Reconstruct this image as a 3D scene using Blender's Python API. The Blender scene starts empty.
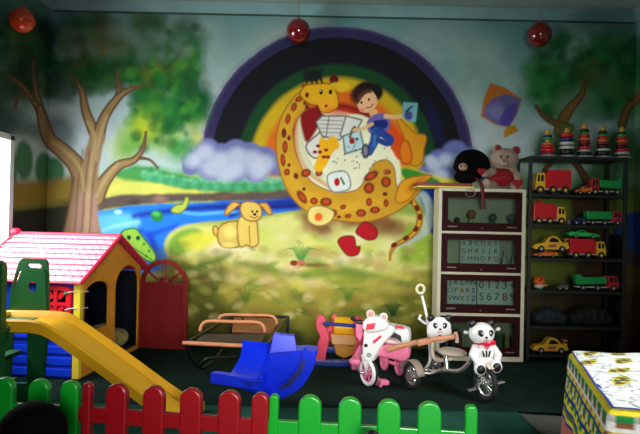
import bpy, bmesh, math, random
import numpy as np
from mathutils import Vector, Matrix
random.seed(4); np.random.seed(4)
S = bpy.context.scene
COL = S.collection
PI = math.pi

# ------------------------------------------------------------------ camera
F, CX, CY, CAMZ = 560.0, 320.0, 217.0, 1.10
ROLL = 0.021
FW = Vector((0, 1, 4 / F)).normalized()
R0 = Vector((1, 0, 0)); U0 = R0.cross(FW).normalized()
RT = R0 * math.cos(ROLL) + U0 * math.sin(ROLL)
UP = U0 * math.cos(ROLL) - R0 * math.sin(ROLL)
cd = bpy.data.cameras.new('camera'); cam = bpy.data.objects.new('camera', cd); COL.objects.link(cam)
cd.sensor_width = 36; cd.lens = 36 * F / 640; cd.clip_start = 0.05
M = Matrix((RT, UP, -FW)).transposed().to_4x4(); M.translation = Vector((0, 0, CAMZ))
cam.matrix_world = M
S.camera = cam

# ------------------------------------------------------------------ world, light, exposure
w = bpy.data.worlds.new('daylight'); S.world = w; w.use_nodes = True
bg = w.node_tree.nodes['Background']; bg.inputs[0].default_value = (0.80, 0.92, 1, 1); bg.inputs[1].default_value = 0.9
def area(name, loc, target, sx, sy, power, color=(1, 1, 1), spread=180):
    l = bpy.data.lights.new(name, 'AREA'); l.shape = 'RECTANGLE'; l.size = sx; l.size_y = sy
    l.energy = power; l.color = color; l.spread = math.radians(spread)
    o = bpy.data.objects.new(name, l); COL.objects.link(o); o.location = loc
    o.rotation_euler = (Vector(target) - Vector(loc)).to_track_quat('-Z', 'Y').to_euler()
    return o
# daylight through the side window and the doorway behind the viewer, plus an added lamp brightening the bed
area('window_daylight', (-2.34, 3.60, 1.30), (0.5, 4.5, 0.55), 1.40, 0.85, 50, (0.94, 0.98, 1.0), 160)
area('doorway_daylight', (0.35, -1.30, 1.35), (0.0, 4.89, 0.95), 1.2, 1.2, 21, (1.0, 0.99, 0.95), 50)
area('bed_fill_light', (2.62, 1.5, 2.0), (1.2, 2.6, 0.35), 0.9, 0.8, 24, (1, 1, 1), 75)
S.view_settings.view_transform = 'Standard'; S.view_settings.look = 'None'
S.view_settings.gamma = 1; S.view_settings.use_curve_mapping = False
S.view_settings.exposure = 0.0
S.cycles.max_bounces = 6; S.cycles.diffuse_bounces = 3; S.cycles.use_denoising = True

# ------------------------------------------------------------------ helpers
def ray(u, v):
    return FW + RT * ((u - CX) / F) + UP * ((CY - v) / F)
def W(u, v, Y):
    d = ray(u, v); d = d * (Y / d.y); return Vector((d.x, d.y, d.z + CAMZ))
def G(u, v, Z=0.0):
    d = ray(u, v); d = d * ((Z - CAMZ) / d.z); return Vector((d.x, d.y, d.z + CAMZ))
def WX(u, v, X):
    d = ray(u, v); d = d * (X / d.x); return Vector((d.x, d.y, d.z + CAMZ))
def lin(c):
    c = np.asarray(c, dtype=float) / 255.0
    return np.where(c <= 0.04045, c / 12.92, ((c + 0.055) / 1.055) ** 2.4)
MATS = {}
def mat(name, rgb, rough=0.5, metal=0.0, spec=0.5, bump=0.0, bscale=40, vary=0.0, vscale=8, coat=0.0):
    if name in MATS: return MATS[name]
    m = bpy.data.materials.new(name); m.use_nodes = True; nt = m.node_tree; b = nt.nodes['Principled BSDF']
    c = (*lin(rgb), 1)
    b.inputs['Base Color'].default_value = c
    b.inputs['Roughness'].default_value = rough; b.inputs['Metallic'].default_value = metal
    b.inputs['Specular IOR Level'].default_value = spec; b.inputs['Coat Weight'].default_value = coat
    tc = nt.nodes.new('ShaderNodeTexCoord')
    if vary > 0:
        n = nt.nodes.new('ShaderNodeTexNoise'); n.inputs['Scale'].default_value = vscale; n.inputs['Detail'].default_value = 5
        nt.links.new(tc.outputs['Object'], n.inputs['Vector'])
        r = nt.nodes.new('ShaderNodeValToRGB'); r.color_ramp.elements[0].position = 0.3; r.color_ramp.elements[1].position = 0.7
        r.color_ramp.elements[0].color = (*[x * (1 - vary) for x in c[:3]], 1)
        r.color_ramp.elements[1].color = (*[min(1, x * (1 + vary)) for x in c[:3]], 1)
        nt.links.new(n.outputs['Fac'], r.inputs['Fac']); nt.links.new(r.outputs['Color'], b.inputs['Base Color'])
    if bump > 0:
        n2 = nt.nodes.new('ShaderNodeTexNoise'); n2.inputs['Scale'].default_value = bscale; n2.inputs['Detail'].default_value = 4
        nt.links.new(tc.outputs['Object'], n2.inputs['Vector'])
        bp = nt.nodes.new('ShaderNodeBump'); bp.inputs['Strength'].default_value = bump; bp.inputs['Distance'].default_value = 0.01
        nt.links.new(n2.outputs['Fac'], bp.inputs['Height']); nt.links.new(bp.outputs['Normal'], b.inputs['Normal'])
    MATS[name] = m
    return m
def attr_mat(name, rough=0.8, spec=0.3):
    m = bpy.data.materials.new(name); m.use_nodes = True; nt = m.node_tree; b = nt.nodes['Principled BSDF']
    a = nt.nodes.new('ShaderNodeAttribute'); a.attribute_name = 'paint'
    nt.links.new(a.outputs['Color'], b.inputs['Base Color'])
    b.inputs['Roughness'].default_value = rough; b.inputs['Specular IOR Level'].default_value = spec
    return m
def glass_mat(name, tint=(230, 240, 240), refl=0.12):
    m = bpy.data.materials.new(name); m.use_nodes = True; nt = m.node_tree; nt.nodes.clear()
    o = nt.nodes.new('ShaderNodeOutputMaterial'); mx = nt.nodes.new('ShaderNodeMixShader')
    t = nt.nodes.new('ShaderNodeBsdfTransparent'); t.inputs[0].default_value = (*lin(tint), 1)
    g = nt.nodes.new('ShaderNodeBsdfGlossy'); g.inputs['Roughness'].default_value = 0.08
    mx.inputs[0].default_value = refl
    nt.links.new(t.outputs[0], mx.inputs[1]); nt.links.new(g.outputs[0], mx.inputs[2]); nt.links.new(mx.outputs[0], o.inputs[0])
    return m

def catmull(pts, n=8, closed=False):
    P = [np.array(p, float) for p in pts]; L = len(P); out = []
    rng = range(L if closed else L - 1)
    for i in rng:
        if closed: a, b, c, d = P[(i-1) % L], P[i], P[(i+1) % L], P[(i+2) % L]
        else: a, b, c, d = P[max(i-1, 0)], P[i], P[i+1], P[min(i+2, L-1)]
        for k in range(n):
            t = k / n
            out.append(0.5 * ((2*b) + (-a+c)*t + (2*a-5*b+4*c-d)*t*t + (-a+3*b-3*c+d)*t**3))
    if not closed: out.append(P[-1])
    return [tuple(x) for x in out]

class MB:
    def __init__(s): s.bm = bmesh.new()
    def _xf(s, vs, loc, rot=None):
        Mx = Matrix.Translation(Vector(loc))
        if rot is not None:
            from mathutils import Euler
            Mx = Mx @ (rot.to_4x4() if isinstance(rot, Matrix) else Euler(rot).to_matrix().to_4x4())
        bmesh.ops.transform(s.bm, matrix=Mx, verts=vs)
    def box(s, c, d, rot=None, bev=0.0, seg=2):
        r = bmesh.ops.create_cube(s.bm, size=1.0); vs = r['verts']
        bmesh.ops.scale(s.bm, vec=Vector(d), verts=vs)
        if bev > 0:
            es = list({e for v in vs for e in v.link_edges})
            q = bmesh.ops.bevel(s.bm, geom=es, offset=min(bev, min(d) * 0.49), segments=seg, affect='EDGES', profile=0.5)
            vs = list({v for f in q['faces'] for v in f.verts} | {v for v in vs if v.is_valid})
        s._xf(vs, c, rot); return s
    def ell(s, c, r, rot=None, u=20, v=14):
        if not hasattr(r, '__len__'): r = (r, r, r)
        q = bmesh.ops.create_uvsphere(s.bm, u_segments=u, v_segments=v, radius=1.0); vs = q['verts']
        bmesh.ops.scale(s.bm, vec=Vector(r), verts=vs); s._xf(vs, c, rot); return s
    def tube(s, pts, r, n=10, closed=False, caps=True, squash=1.0):
        P = [Vector(p) for p in pts]; L = len(P)
        R = r if hasattr(r, '__len__') else [r] * L
        rings = []; prev = None
        for i, p in enumerate(P):
            if closed: t = P[(i+1) % L] - P[i-1]
            else: t = P[min(i+1, L-1)] - P[max(i-1, 0)]
            t.normalize()
            if prev is None:
                a = Vector((0, 0, 1)) if abs(t.z) < 0.9 else Vector((1, 0, 0))
                x = t.cross(a).normalized()
            else:
                x = (prev - t * prev.dot(t)).normalized()
            prev = x; y = t.cross(x)
            rings.append([s.bm.verts.new(p + (x * math.cos(2*PI*k/n) + y * math.sin(2*PI*k/n) * squash) * R[i]) for k in range(n)])
        for i in range(L if closed else L - 1):
            a, b = rings[i], rings[(i+1) % L]
            for k in range(n): s.bm.faces.new((a[k], a[(k+1) % n], b[(k+1) % n], b[k]))
        if caps and not closed:
            s.bm.faces.new(list(reversed(rings[0]))); s.bm.faces.new(rings[-1])
        return s
    def ring(s, c, R, r, axis=(0, 1, 0), n=28, m=8, ry=None, squash=1.0):
        ax = Vector(axis).normalized(); q = ax.to_track_quat('Z', 'Y')
        pts = [Vector(c) + q @ Vector((R * math.cos(2*PI*k/n), (ry or R) * math.sin(2*PI*k/n), 0)) for k in range(n)]
        return s.tube(pts, r, m, closed=True, squash=squash)
    def disc(s, c, R, t, axis=(0, 1, 0), n=24, bev=0.0):
        prof = [(0, -t/2), (R - bev, -t/2), (R, -t/2 + bev), (R, t/2 - bev), (R - bev, t/2), (0, t/2)]
        return s.lathe(prof, c, axis, n)
    def lathe(s, prof, c=(0, 0, 0), axis=(0, 0, 1), n=24):
        q = Vector(axis).normalized().to_track_quat('Z', 'Y'); c = Vector(c); rings = []
        for (r, z) in prof:
            if r < 1e-6: rings.append([s.bm.verts.new(c + q @ Vector((0, 0, z)))])
            else: rings.append([s.bm.verts.new(c + q @ Vector((r * math.cos(2*PI*k/n), r * math.sin(2*PI*k/n), z))) for k in range(n)])
        for a, b in zip(rings, rings[1:]):
            for k in range(n):
                k2 = (k+1) % n
                if len(a) == 1 and len(b) == 1: continue
                if len(a) == 1: s.bm.faces.new((a[0], b[k], b[k2]))
                elif len(b) == 1: s.bm.faces.new((a[k], a[k2], b[0]))
                else: s.bm.faces.new((a[k], a[k2], b[k2], b[k]))
        return s
    def prism(s, pts, off, bev=0.0, seg=2):
        """closed 3D planar polygon pushed by vector off"""
        off = Vector(off)
        vs = [s.bm.verts.new(Vector(p)) for p in pts]; f = s.bm.faces.new(vs)
        q = bmesh.ops.extrude_face_region(s.bm, geom=[f]); nv = [g for g in q['geom'] if isinstance(g, bmesh.types.BMVert)]
        bmesh.ops.translate(s.bm, vec=off, verts=nv)
        allv = vs + nv
        fs = list({f for v in allv for f in v.link_faces}); bmesh.ops.recalc_face_normals(s.bm, faces=fs)
        if bev > 0:
            es = [e for e in {e for v in allv for e in v.link_edges} if len(e.link_faces) == 2 and e.calc_face_angle(0) > 0.6]
            bmesh.ops.bevel(s.bm, geom=es, offset=bev, segments=seg, affect='EDGES', profile=0.5)
        return s
    def frame(s, outer, inner, off):
        """polygon with one hole (same point count) pushed by off: ring of quads"""
        off = Vector(off); n = len(outer)
        A = [s.bm.verts.new(Vector(p)) for p in outer]; B = [s.bm.verts.new(Vector(p)) for p in inner]
        C = [s.bm.verts.new(Vector(p) + off) for p in outer]; D = [s.bm.verts.new(Vector(p) + off) for p in inner]
        for k in range(n):
            j = (k+1) % n
            for q in ((A[k], A[j], B[j], B[k]), (C[k], D[k], D[j], C[j]), (A[k], C[k], C[j], A[j]), (B[k], B[j], D[j], D[k])):
                s.bm.faces.new(q)
        return s
    def strip(s, rows, thick=None):
        """grid of points rows[i][j]"""
        V = [[s.bm.verts.new(Vector(p)) for p in r] for r in rows]
        for a, b in zip(V, V[1:]):
            for k in range(len(a) - 1): s.bm.faces.new((a[k], a[k+1], b[k+1], b[k]))
        return s
    def build(s, name, m, parent=None, label=None, smooth=True, ang=38, kind=None, wn=True):
        bmesh.ops.recalc_face_normals(s.bm, faces=s.bm.faces[:])
        if parent is not None:
            off = Vector(parent.location); p = parent.parent
            while p is not None: off += Vector(p.location); p = p.parent
            bmesh.ops.translate(s.bm, vec=-off, verts=s.bm.verts[:])
        me = bpy.data.meshes.new(name); s.bm.to_mesh(me); s.bm.free()
        if smooth:
            me.polygons.foreach_set('use_smooth', [True] * len(me.polygons))
            me.set_sharp_from_angle(angle=math.radians(ang))
        me.materials.append(m)
        o = bpy.data.objects.new(name, me); COL.objects.link(o)
        if smooth and wn: wm_ = o.modifiers.new('normals', 'WEIGHTED_NORMAL'); wm_.keep_sharp = True; wm_.weight = 80
        if parent is not None: o.parent = parent
        if label: o['label'] = label
        if kind: o['kind'] = kind
        return o
def solidify(o, t, off=-1):
    md = o.modifiers.new('thickness', 'SOLIDIFY'); md.thickness = t; md.offset = off; return o
def fuse(o, vox, it=4):
    md = o.modifiers.new('fuse', 'REMESH'); md.mode = 'VOXEL'; md.voxel_size = vox; md.use_smooth_shade = True
    sm = o.modifiers.new('soften', 'SMOOTH'); sm.iterations = it; sm.factor = 0.6; return o
def thing(name, label, cat, loc, group=None):
    o = bpy.data.objects.new(name, None); COL.objects.link(o); o.location = loc; o.empty_display_size = 0.05
    return tag(o, label, cat, group)
def tag(o, label, cat, group=None):
    o['label'] = label; o['category'] = cat
    if group: o['group'] = group
    return o
def structure(o): o['kind'] = 'structure'; return o
def recenter(o):
    """put a single-mesh thing's origin at its base"""
    me = o.data; n = len(me.vertices); a = np.empty(n*3); me.vertices.foreach_get('co', a); a = a.reshape(-1, 3)
    c = Vector(((a[:, 0].min()+a[:, 0].max())/2, (a[:, 1].min()+a[:, 1].max())/2, a[:, 2].min()))
    me.transform(Matrix.Translation(-c)); o.location = o.location + c; return o
def copy_tree(o, parent=None):
    c = o.copy(); COL.objects.link(c)
    if parent is not None: c.parent = parent
    for ch in [x for x in bpy.data.objects if x.parent == o]: copy_tree(ch, c)
    return c
def text_mesh(name, txt, size, m, loc, parent, rz=0.0, thick=0.002, label=None, rx=PI/2):
    cu = bpy.data.curves.new(name, 'FONT'); cu.body = txt; cu.size = size; cu.extrude = thick; cu.align_x = 'CENTER'; cu.align_y = 'CENTER'
    to = bpy.data.objects.new('tmp_text', cu); COL.objects.link(to)
    dg = bpy.context.evaluated_depsgraph_get(); me = bpy.data.meshes.new_from_object(to.evaluated_get(dg))
    bpy.data.objects.remove(to); bpy.data.curves.remove(cu)
    me.transform(Matrix.Rotation(rz, 4, 'Z') @ Matrix.Rotation(rx, 4, 'X'))
    off = Vector((0, 0, 0)); p = parent
    while p is not None: off += Vector(p.location); p = p.parent
    me.transform(Matrix.Translation(Vector(loc) - off)); me.materials.clear(); me.materials.append(m)
    o = bpy.data.objects.new(name, me); COL.objects.link(o); o.parent = parent
    if label: o['label'] = label
    return o
# ------------------------------------------------------------------ painter for the painted walls (colour of the paint itself)
def vnoise(x, y, seed=0):
    rs = np.random.RandomState(seed); T = rs.rand(256, 256)
    xi = np.floor(x).astype(int); yi = np.floor(y).astype(int); fx = x - xi; fy = y - yi
    fx = fx*fx*(3-2*fx); fy = fy*fy*(3-2*fy); a = lambda i, j: T[i % 256, j % 256]
    return (a(xi, yi)*(1-fx) + a(xi+1, yi)*fx)*(1-fy) + (a(xi, yi+1)*(1-fx) + a(xi+1, yi+1)*fx)*fy
def fbm(x, y, seed=0, o=4):
    s = 0; A = 0.5; t = 0
    for k in range(o): s = s + A*vnoise(x*2**k, y*2**k, seed+k); t += A; A *= 0.5
    return s / t
class Paint:
    """U,V: flat arrays of paint coordinates; C: linear colours"""
    def __init__(s, U, V): s.U, s.V = U, V; s.C = np.zeros((len(U), 3)); s.N = fbm(U/14, V/14, 3); s.N2 = fbm(U/45, V/45, 9)
    def mixidx(s, idx, a, rgb):
        c = lin(rgb); a = np.clip(a, 0, 1)[:, None]; s.C[idx] = s.C[idx]*(1-a) + c*a
    def box(s, x0, y0, x1, y1): return np.where((s.U > x0) & (s.U < x1) & (s.V > y0) & (s.V < y1))[0]
    def blob(s, cx, cy, rx, ry, rgb, a=1.0, soft=0.5, ang=0, noise=0.0):
        R = max(rx, ry)*(1+soft)*1.3; i = s.box(cx-R, cy-R, cx+R, cy+R); x = s.U[i]-cx; y = s.V[i]-cy
        c, q = math.cos(ang), math.sin(ang); d = np.sqrt(((x*c+y*q)/rx)**2 + ((-x*q+y*c)/ry)**2)
        if noise: d = d + noise*(s.N[i]-0.5)*2
        s.mixidx(i, a*np.clip((1+soft/2-d)/max(soft, 1e-3), 0, 1), rgb)
    def sd(s, i, P):
        P = np.asarray(P, float); x = s.U[i]; y = s.V[i]; dm = np.full(len(i), 1e9); ins = np.zeros(len(i), bool); n = len(P)
        for k in range(n):
            ax, ay = P[k]; bx, by = P[(k+1) % n]; ex, ey = bx-ax, by-ay
            t = np.clip(((x-ax)*ex+(y-ay)*ey)/(ex*ex+ey*ey+1e-9), 0, 1)
            dm = np.minimum(dm, (x-ax-t*ex)**2+(y-ay-t*ey)**2)
            c = ((ay > y) != (by > y)) & (x < (bx-ax)*(y-ay)/(by-ay+1e-12)+ax); ins ^= c
        d = np.sqrt(dm); return np.where(ins, -d, d)
    def poly(s, P, rgb, soft=1.0, a=1.0, curve=True, line=None, lw=1.0, noise=0):
        if curve: P = catmull(P, 5, True)
        A = np.asarray(P, float); m = soft+lw+3; i = s.box(A[:, 0].min()-m, A[:, 1].min()-m, A[:, 0].max()+m, A[:, 1].max()+m)
        if len(i) == 0: return
        d = s.sd(i, P)
        if noise: d = d+noise*(s.N[i]-0.5)*2
        s.mixidx(i, a*np.clip(0.5-d/soft, 0, 1), rgb)
        if line is not None: s.mixidx(i, 0.85*np.clip(1-(np.abs(d)-lw*0.5)/1.0, 0, 1), line)
    def stroke(s, P, w, rgb, soft=1.0, a=1.0, curve=True, edge=None):
        if curve: P = catmull([tuple(p) + ((w[k],) if hasattr(w, '__len__') else (w,)) for k, p in enumerate(P)], 5)
        else: P = [tuple(p) + ((w[k],) if hasattr(w, '__len__') else (w,)) for k, p in enumerate(P)]
        A = np.asarray(P, float); m = A[:, 2].max()+soft+3; i = s.box(A[:, 0].min()-m, A[:, 1].min()-m, A[:, 0].max()+m, A[:, 1].max()+m)
        if len(i) == 0: return
        x = s.U[i]; y = s.V[i]; dm = np.full(len(i), 1e9)
        for (ax, ay, aw), (bx, by, bw) in zip(P, P[1:]):
            ex, ey = bx-ax, by-ay; t = np.clip(((x-ax)*ex+(y-ay)*ey)/(ex*ex+ey*ey+1e-9), 0, 1)
            dm = np.minimum(dm, np.hypot(x-ax-t*ex, y-ay-t*ey)-(aw+(bw-aw)*t)/2)
        s.mixidx(i, a*np.clip(0.5-dm/soft, 0, 1), rgb)
        if edge is not None: s.mixidx(i, 0.7*np.clip(1-(np.abs(dm+0.7)-0.6)/1.0, 0, 1), edge)
def clouds(p, x0, x1, y0, y1, n, cols, rmin, rmax, a=0.5, seed=1, soft=1.2, flat=1.0):
    rs = random.Random(seed)
    for k in range(n):
        r = rs.uniform(rmin, rmax)
        p.blob(rs.uniform(x0, x1), rs.uniform(y0, y1), r, r*flat, rs.choice(cols), a, soft, rs.uniform(-.5, .5), 0.35)

def paint_mural(p):
    U, V = p.U, p.V; n1, n2 = p.N, p.N2
    # sky and ground wash
    stops = [(-40, (92, 138, 136)), (20, (110, 152, 150)), (45, (146, 172, 166)), (90, (166, 184, 180)), (140, (186, 198, 202)), (185, (170, 190, 175)),
             (205, (150, 170, 90)), (240, (172, 178, 94)), (275, (182, 176, 100)), (305, (158, 152, 74)), (330, (120, 118, 48)), (350, (80, 84, 44)), (420, (60, 68, 40))]
    yy = V + (n2-0.5)*26; ks = [a for a, b in stops]; cs = np.array([lin(b) for a, b in stops])
    p.C = np.stack([np.interp(yy, ks, cs[:, c]) for c in range(3)], 1)
    clouds(p, 120, 640, 10, 130, 60, [(176, 192, 186), (150, 176, 176), (128, 160, 160), (186, 182, 172)], 10, 30, 0.3, 5)
    clouds(p, 430, 640, 20, 120, 26, [(110, 150, 158), (128, 160, 150)], 10, 26, 0.3, 6)
    # ---- far hills and bushes
    clouds(p, 150, 215, 172, 182, 16, [(120, 180, 150), (90, 160, 130)], 7, 12, 0.6, 7, 0.7, 0.6)
    p.poly([(20, 190), (60, 182), (100, 180), (140, 170), (180, 174), (230, 182), (290, 186), (290, 198), (200, 198), (100, 204), (20, 210)], (190, 194, 108), 5)
    p.poly([(100, 192), (120, 182), (150, 180), (190, 186), (230, 192), (160, 196), (105, 200)], (206, 204, 116), 6, 0.8)
    p.poly([(110, 174), (130, 166), (160, 170), (200, 178), (260, 184), (290, 183), (290, 194), (210, 192), (170, 186), (130, 180)], (66, 150, 84), 4, 0.9, noise=3)
    for k in range(26):
        x = 145+k*5.8; y = 174+min(k, 8)*1.1+math.sin(k*2.3)*1.5
        p.blob(x, y, 5, 4.4, (84, 160, 120) if k % 2 else (108, 178, 140), 0.7, 0.9); p.blob(x-1, y-1.5, 2.6, 2, (150, 204, 170), 0.45, 1)
    # left of the big tree: round bushes, ochre bank, dark water edge
    for (x, y, rx, ry) in [(24, 160, 9, 20), (44, 168, 9, 16), (55, 172, 9, 14), (9, 168, 9, 22), (-6, 164, 10, 24)]:
        p.blob(x, y, rx, ry, (62, 116, 84), 0.9, 0.35, noise=.1); p.blob(x-1, y-3, rx*.6, ry*.7, (84, 136, 96), 0.7, 0.7)
    p.poly([(-30, 186), (10, 182), (50, 180), (76, 178), (76, 206), (40, 204), (-30, 214)], (150, 128, 62), 8, 0.95)
    p.poly([(-30, 216), (20, 208), (50, 204), (78, 208), (86, 262), (40, 270), (-30, 276)], (46, 42, 40), 10, 0.95)
    # ---- rainbow
    cx, cy = 337, 163; r = np.hypot(U-cx, V-cy)+(n1-.5)*1.5; up = np.clip((178-V)/6, 0, 1)*np.clip((V+20)/4, 0, 1)
    def band(r0, r1, rgb, s=1.5, al=1.0):
        a = np.clip((r-r0)/s+.5, 0, 1)*np.clip((r1-r)/s+.5, 0, 1)*up*al; p.mixidx(np.arange(len(U)), a, rgb)
    band(124, 136.5, (60, 54, 94)); band(134, 140, (124, 120, 150), 3, .3); band(92, 125.5, (11, 13, 22)); band(98, 113, (7, 12, 34), 6)
    band(0, 99, (20, 78, 42), 4); band(0, 86, (196, 170, 50), 5); band(0, 73, (206, 116, 40), 6); band(0, 60, (140, 18, 26), 5)
    p.blob(436, 128, 6, 26, (18, 30, 84), .7, 1.0, -.3)
    # ---- lilac clouds at the feet of the rainbow
    for (x, y, rr) in [(193, 160, 12), (207, 150, 13), (222, 155, 13), (236, 150, 12), (250, 154, 13), (264, 158, 13), (275, 166, 10), (212, 168, 14), (235, 169, 14), (256, 171, 13), (190, 168, 8)]:
        p.blob(x, y, rr, rr*.9, (122, 126, 168), 1, 0.25)
    for (x, y, rr) in [(193, 160, 9), (205, 152, 9), (221, 160, 10), (237, 155, 9), (252, 159, 10), (265, 163, 9), (212, 168, 11), (235, 169, 11), (258, 171, 10), (226, 174, 9)]:
        p.blob(x, y, rr, rr*.85, (188, 194, 208), .85, 0.9)
    for (x, y, rr) in [(428, 176, 12), (440, 160, 12), (455, 152, 13), (468, 158, 12), (475, 170, 12), (450, 170, 13), (462, 178, 12), (486, 176, 10)]:
        p.blob(x, y, rr, rr*.9, (116, 126, 176), 1, 0.35)
    for (x, y, rr) in [(434, 165, 7), (446, 160, 8), (462, 163, 10), (474, 170, 9), (440, 176, 9), (430, 160, 6)]:
        p.blob(x, y, rr, rr*.8, (190, 200, 214), .85, 0.9)
    for k in range(25):
        x = 150+k*5.6; y = 178+min(k, 10)*.9+math.sin(k*2.1)*1.2
        p.blob(x, y, 4.4, 3.6, (70, 150, 108) if k % 2 else (100, 176, 138), 0.7, 1.0)
    # ---- river bank, river
    p.poly([(84, 204), (110, 197), (150, 194), (200, 193), (250, 192), (300, 190), (300, 199), (240, 201), (180, 202), (130, 205), (90, 212)], (104, 92, 84), 3, noise=2)
    p.blob(160, 199, 7, 3.5, (170, 130, 120), .7, 1); p.blob(225, 197, 7, 3, (130, 96, 84), .8, 1); p.blob(135, 202, 6, 3, (70, 60, 56), .6, 1)
    p.poly([(92, 214), (130, 207), (180, 203), (240, 201), (302, 199), (302, 209), (262, 215), (220, 221), (190, 224), (172, 232), (164, 245), (168, 258), (160, 272), (84, 272), (88, 236)], (52, 132, 216), 2.5, noise=2)
    p.poly([(90, 218), (128, 213), (140, 224), (124, 238), (90, 246)], (124, 198, 236), 8, .8)
    p.stroke([(134, 216), (160, 212), (200, 208), (250, 206), (300, 203)], [4, 5, 6, 9, 12], (24, 52, 150), 5, .95)
    p.stroke([(150, 236), (154, 248), (156, 266)], [6, 8, 12], (26, 62, 178), 6, .9); p.stroke([(140, 230), (150, 234), (176, 226)], 4, (34, 84, 196), 4, .8)
    p.stroke([(182, 212), (200, 214), (230, 212), (250, 215)], 3, (120, 190, 236), 3, .8); p.stroke([(98, 232), (116, 226), (138, 222)], 3, (170, 216, 240), 4, .7)
    p.stroke([(230, 216), (262, 208), (296, 206)], 3, (14, 36, 120), 3, .8)
    # ---- fields
    p.poly([(166, 240), (180, 228), (210, 224), (240, 226), (300, 212), (420, 216), (440, 226), (440, 268), (300, 270), (200, 272), (172, 262)], (206, 206, 138), 5, noise=3)
    p.poly([(168, 244), (178, 232), (196, 228), (204, 238), (186, 252), (172, 256)], (118, 166, 62), 4, .8)
    p.poly([(180, 240), (200, 232), (222, 234), (216, 246), (190, 250)], (222, 214, 96), 6, .8)
    clouds(p, 215, 440, 236, 262, 34, [(222, 218, 178), (214, 212, 136), (192, 204, 104), (228, 212, 190)], 6, 14, .6, 11, 1.0, .5)
    clouds(p, 180, 440, 262, 290, 40, [(204, 200, 106), (150, 158, 70), (124, 148, 72), (214, 196, 150), (176, 150, 96)], 6, 15, .62, 12, 1.0, .42)
    clouds(p, 190, 440, 288, 326, 36, [(168, 156, 72), (126, 128, 54), (190, 172, 100), (96, 110, 46), (150, 120, 70)], 6, 15, .6, 13, 1.0, .45)
    clouds(p, 160, 230, 262, 345, 24, [(96, 92, 34), (82, 90, 38), (110, 96, 34)], 9, 20, .55, 14)
    clouds(p, 150, 440, 326, 352, 26, [(86, 86, 40), (66, 74, 38), (100, 94, 44)], 9, 20, .5, 15, 1.2, .5)
    p.stroke([(236, 262), (262, 268), (300, 276), (350, 272), (400, 282)], [5, 6, 7, 6, 4], (104, 140, 62), 6, .55)
    p.stroke([(170, 262), (190, 268), (214, 262), (230, 254)], 5, (84, 116, 44), 5, .6)
    clouds(p, 300, 405, 214, 234, 34, [(142, 96, 60), (124, 84, 52), (150, 110, 72)], 7, 13, .5, 16, 1.2, .6)
    p.poly([(408, 226), (430, 236), (442, 250), (440, 262), (400, 262)], (150, 180, 66), 6, .8)
    p.blob(318, 252, 12, 5, (166, 120, 80), .5, 1); p.blob(375, 262, 10, 4, (176, 130, 80), .5, 1)
    # ---- left tree crown
    clouds(p, -40, 190, 22, 82, 60, [(34, 82, 54), (26, 70, 50), (48, 96, 56), (86, 110, 58), (58, 98, 62)], 9, 20, .55, 21, 1.0)
    clouds(p, -40, 60, 30, 135, 30, [(24, 62, 50), (30, 76, 60), (20, 52, 44)], 9, 20, .55, 22, 1.0)
    clouds(p, 80, 130, 36, 66, 14, [(120, 116, 50), (96, 96, 46), (130, 112, 56)], 7, 14, .5, 23)
    clouds(p, 85, 135, 58, 82, 18, [(26, 84, 42), (30, 96, 50)], 6, 12, .6, 24)
    clouds(p, 142, 202, 40, 118, 34, [(22, 98, 52), (32, 110, 58), (48, 124, 66)], 8, 15, .6, 25)
    clouds(p, 150, 185, 56, 76, 8, [(104, 122, 50), (116, 128, 56)], 6, 10, .6, 26)
    clouds(p, 122, 198, 116, 150, 26, [(64, 148, 62), (90, 166, 60), (150, 184, 62), (196, 200, 80), (44, 130, 54)], 6, 13, .6, 27)
    clouds(p, 150, 200, 110, 125, 8, [(34, 112, 60), (70, 150, 80)], 6, 10, .6, 28)
    clouds(p, -40, 196, 26, 96, 120, [(30, 84, 52), (22, 62, 46), (60, 112, 62), (90, 120, 66), (70, 116, 76)], 3.5, 8, .5, 41, .8)
    clouds(p, 128, 200, 50, 148, 90, [(26, 104, 52), (50, 136, 66), (100, 160, 70), (30, 88, 50)], 3, 7, .5, 42, .8)
    clouds(p, 60, 190, 30, 60, 30, [(140, 160, 148), (120, 146, 136)], 4, 9, .4, 43)
    # ---- left tree
    bark, be = (158, 134, 96), (88, 66, 48)
    p.stroke([(33, 62), (34, 78), (37, 95), (41, 112)], [3, 4, 6, 9], bark, 1.5, 1, True, be)
    p.stroke([(8, 76), (20, 84), (32, 98), (42, 116)], [2, 4, 6, 8], bark, 1.5, 1, True, be)
    p.stroke([(15, 108), (18, 98), (26, 94), (33, 99)], [2, 3, 4, 5], bark, 1.5, 1, True, be)
    p.stroke([(40, 108), (44, 124), (50, 140), (64, 152), (78, 168), (84, 190)], [8, 12, 14, 16, 18, 22], bark, 2, 1, True, be)
    p.stroke([(74, 78), (82, 92), (86, 112), (96, 136)], [3, 6, 9, 12], bark, 1.5, 1, True, be)
    p.stroke([(117, 72), (119, 88), (117, 98)], [2, 4, 6], bark, 1.5, 1, True, be)
    p.stroke([(142, 86), (128, 90), (116, 100), (104, 118), (98, 138)], [2, 5, 8, 10, 13], bark, 1.5, 1, True, be)
    p.stroke([(146, 132), (143, 148), (134, 160), (118, 166), (104, 182), (96, 198)], [2, 4, 7, 10, 13, 17], bark, 1.5, 1, True, be)
    p.stroke([(158, 168), (150, 160), (140, 158)], [1.5, 2, 3], bark, 1.2, 1, True, be)
    p.poly([(90, 134), (104, 134), (102, 150), (99, 170), (98, 188), (97, 210), (102, 236), (106, 262), (52, 262), (62, 236), (68, 208), (72, 188), (76, 168), (84, 160)], (158, 136, 106), 2.5, noise=1.5)
    p.poly([(78, 196), (96, 196), (98, 230), (102, 258), (72, 258)], (186, 152, 146), 6, .6)
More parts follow.
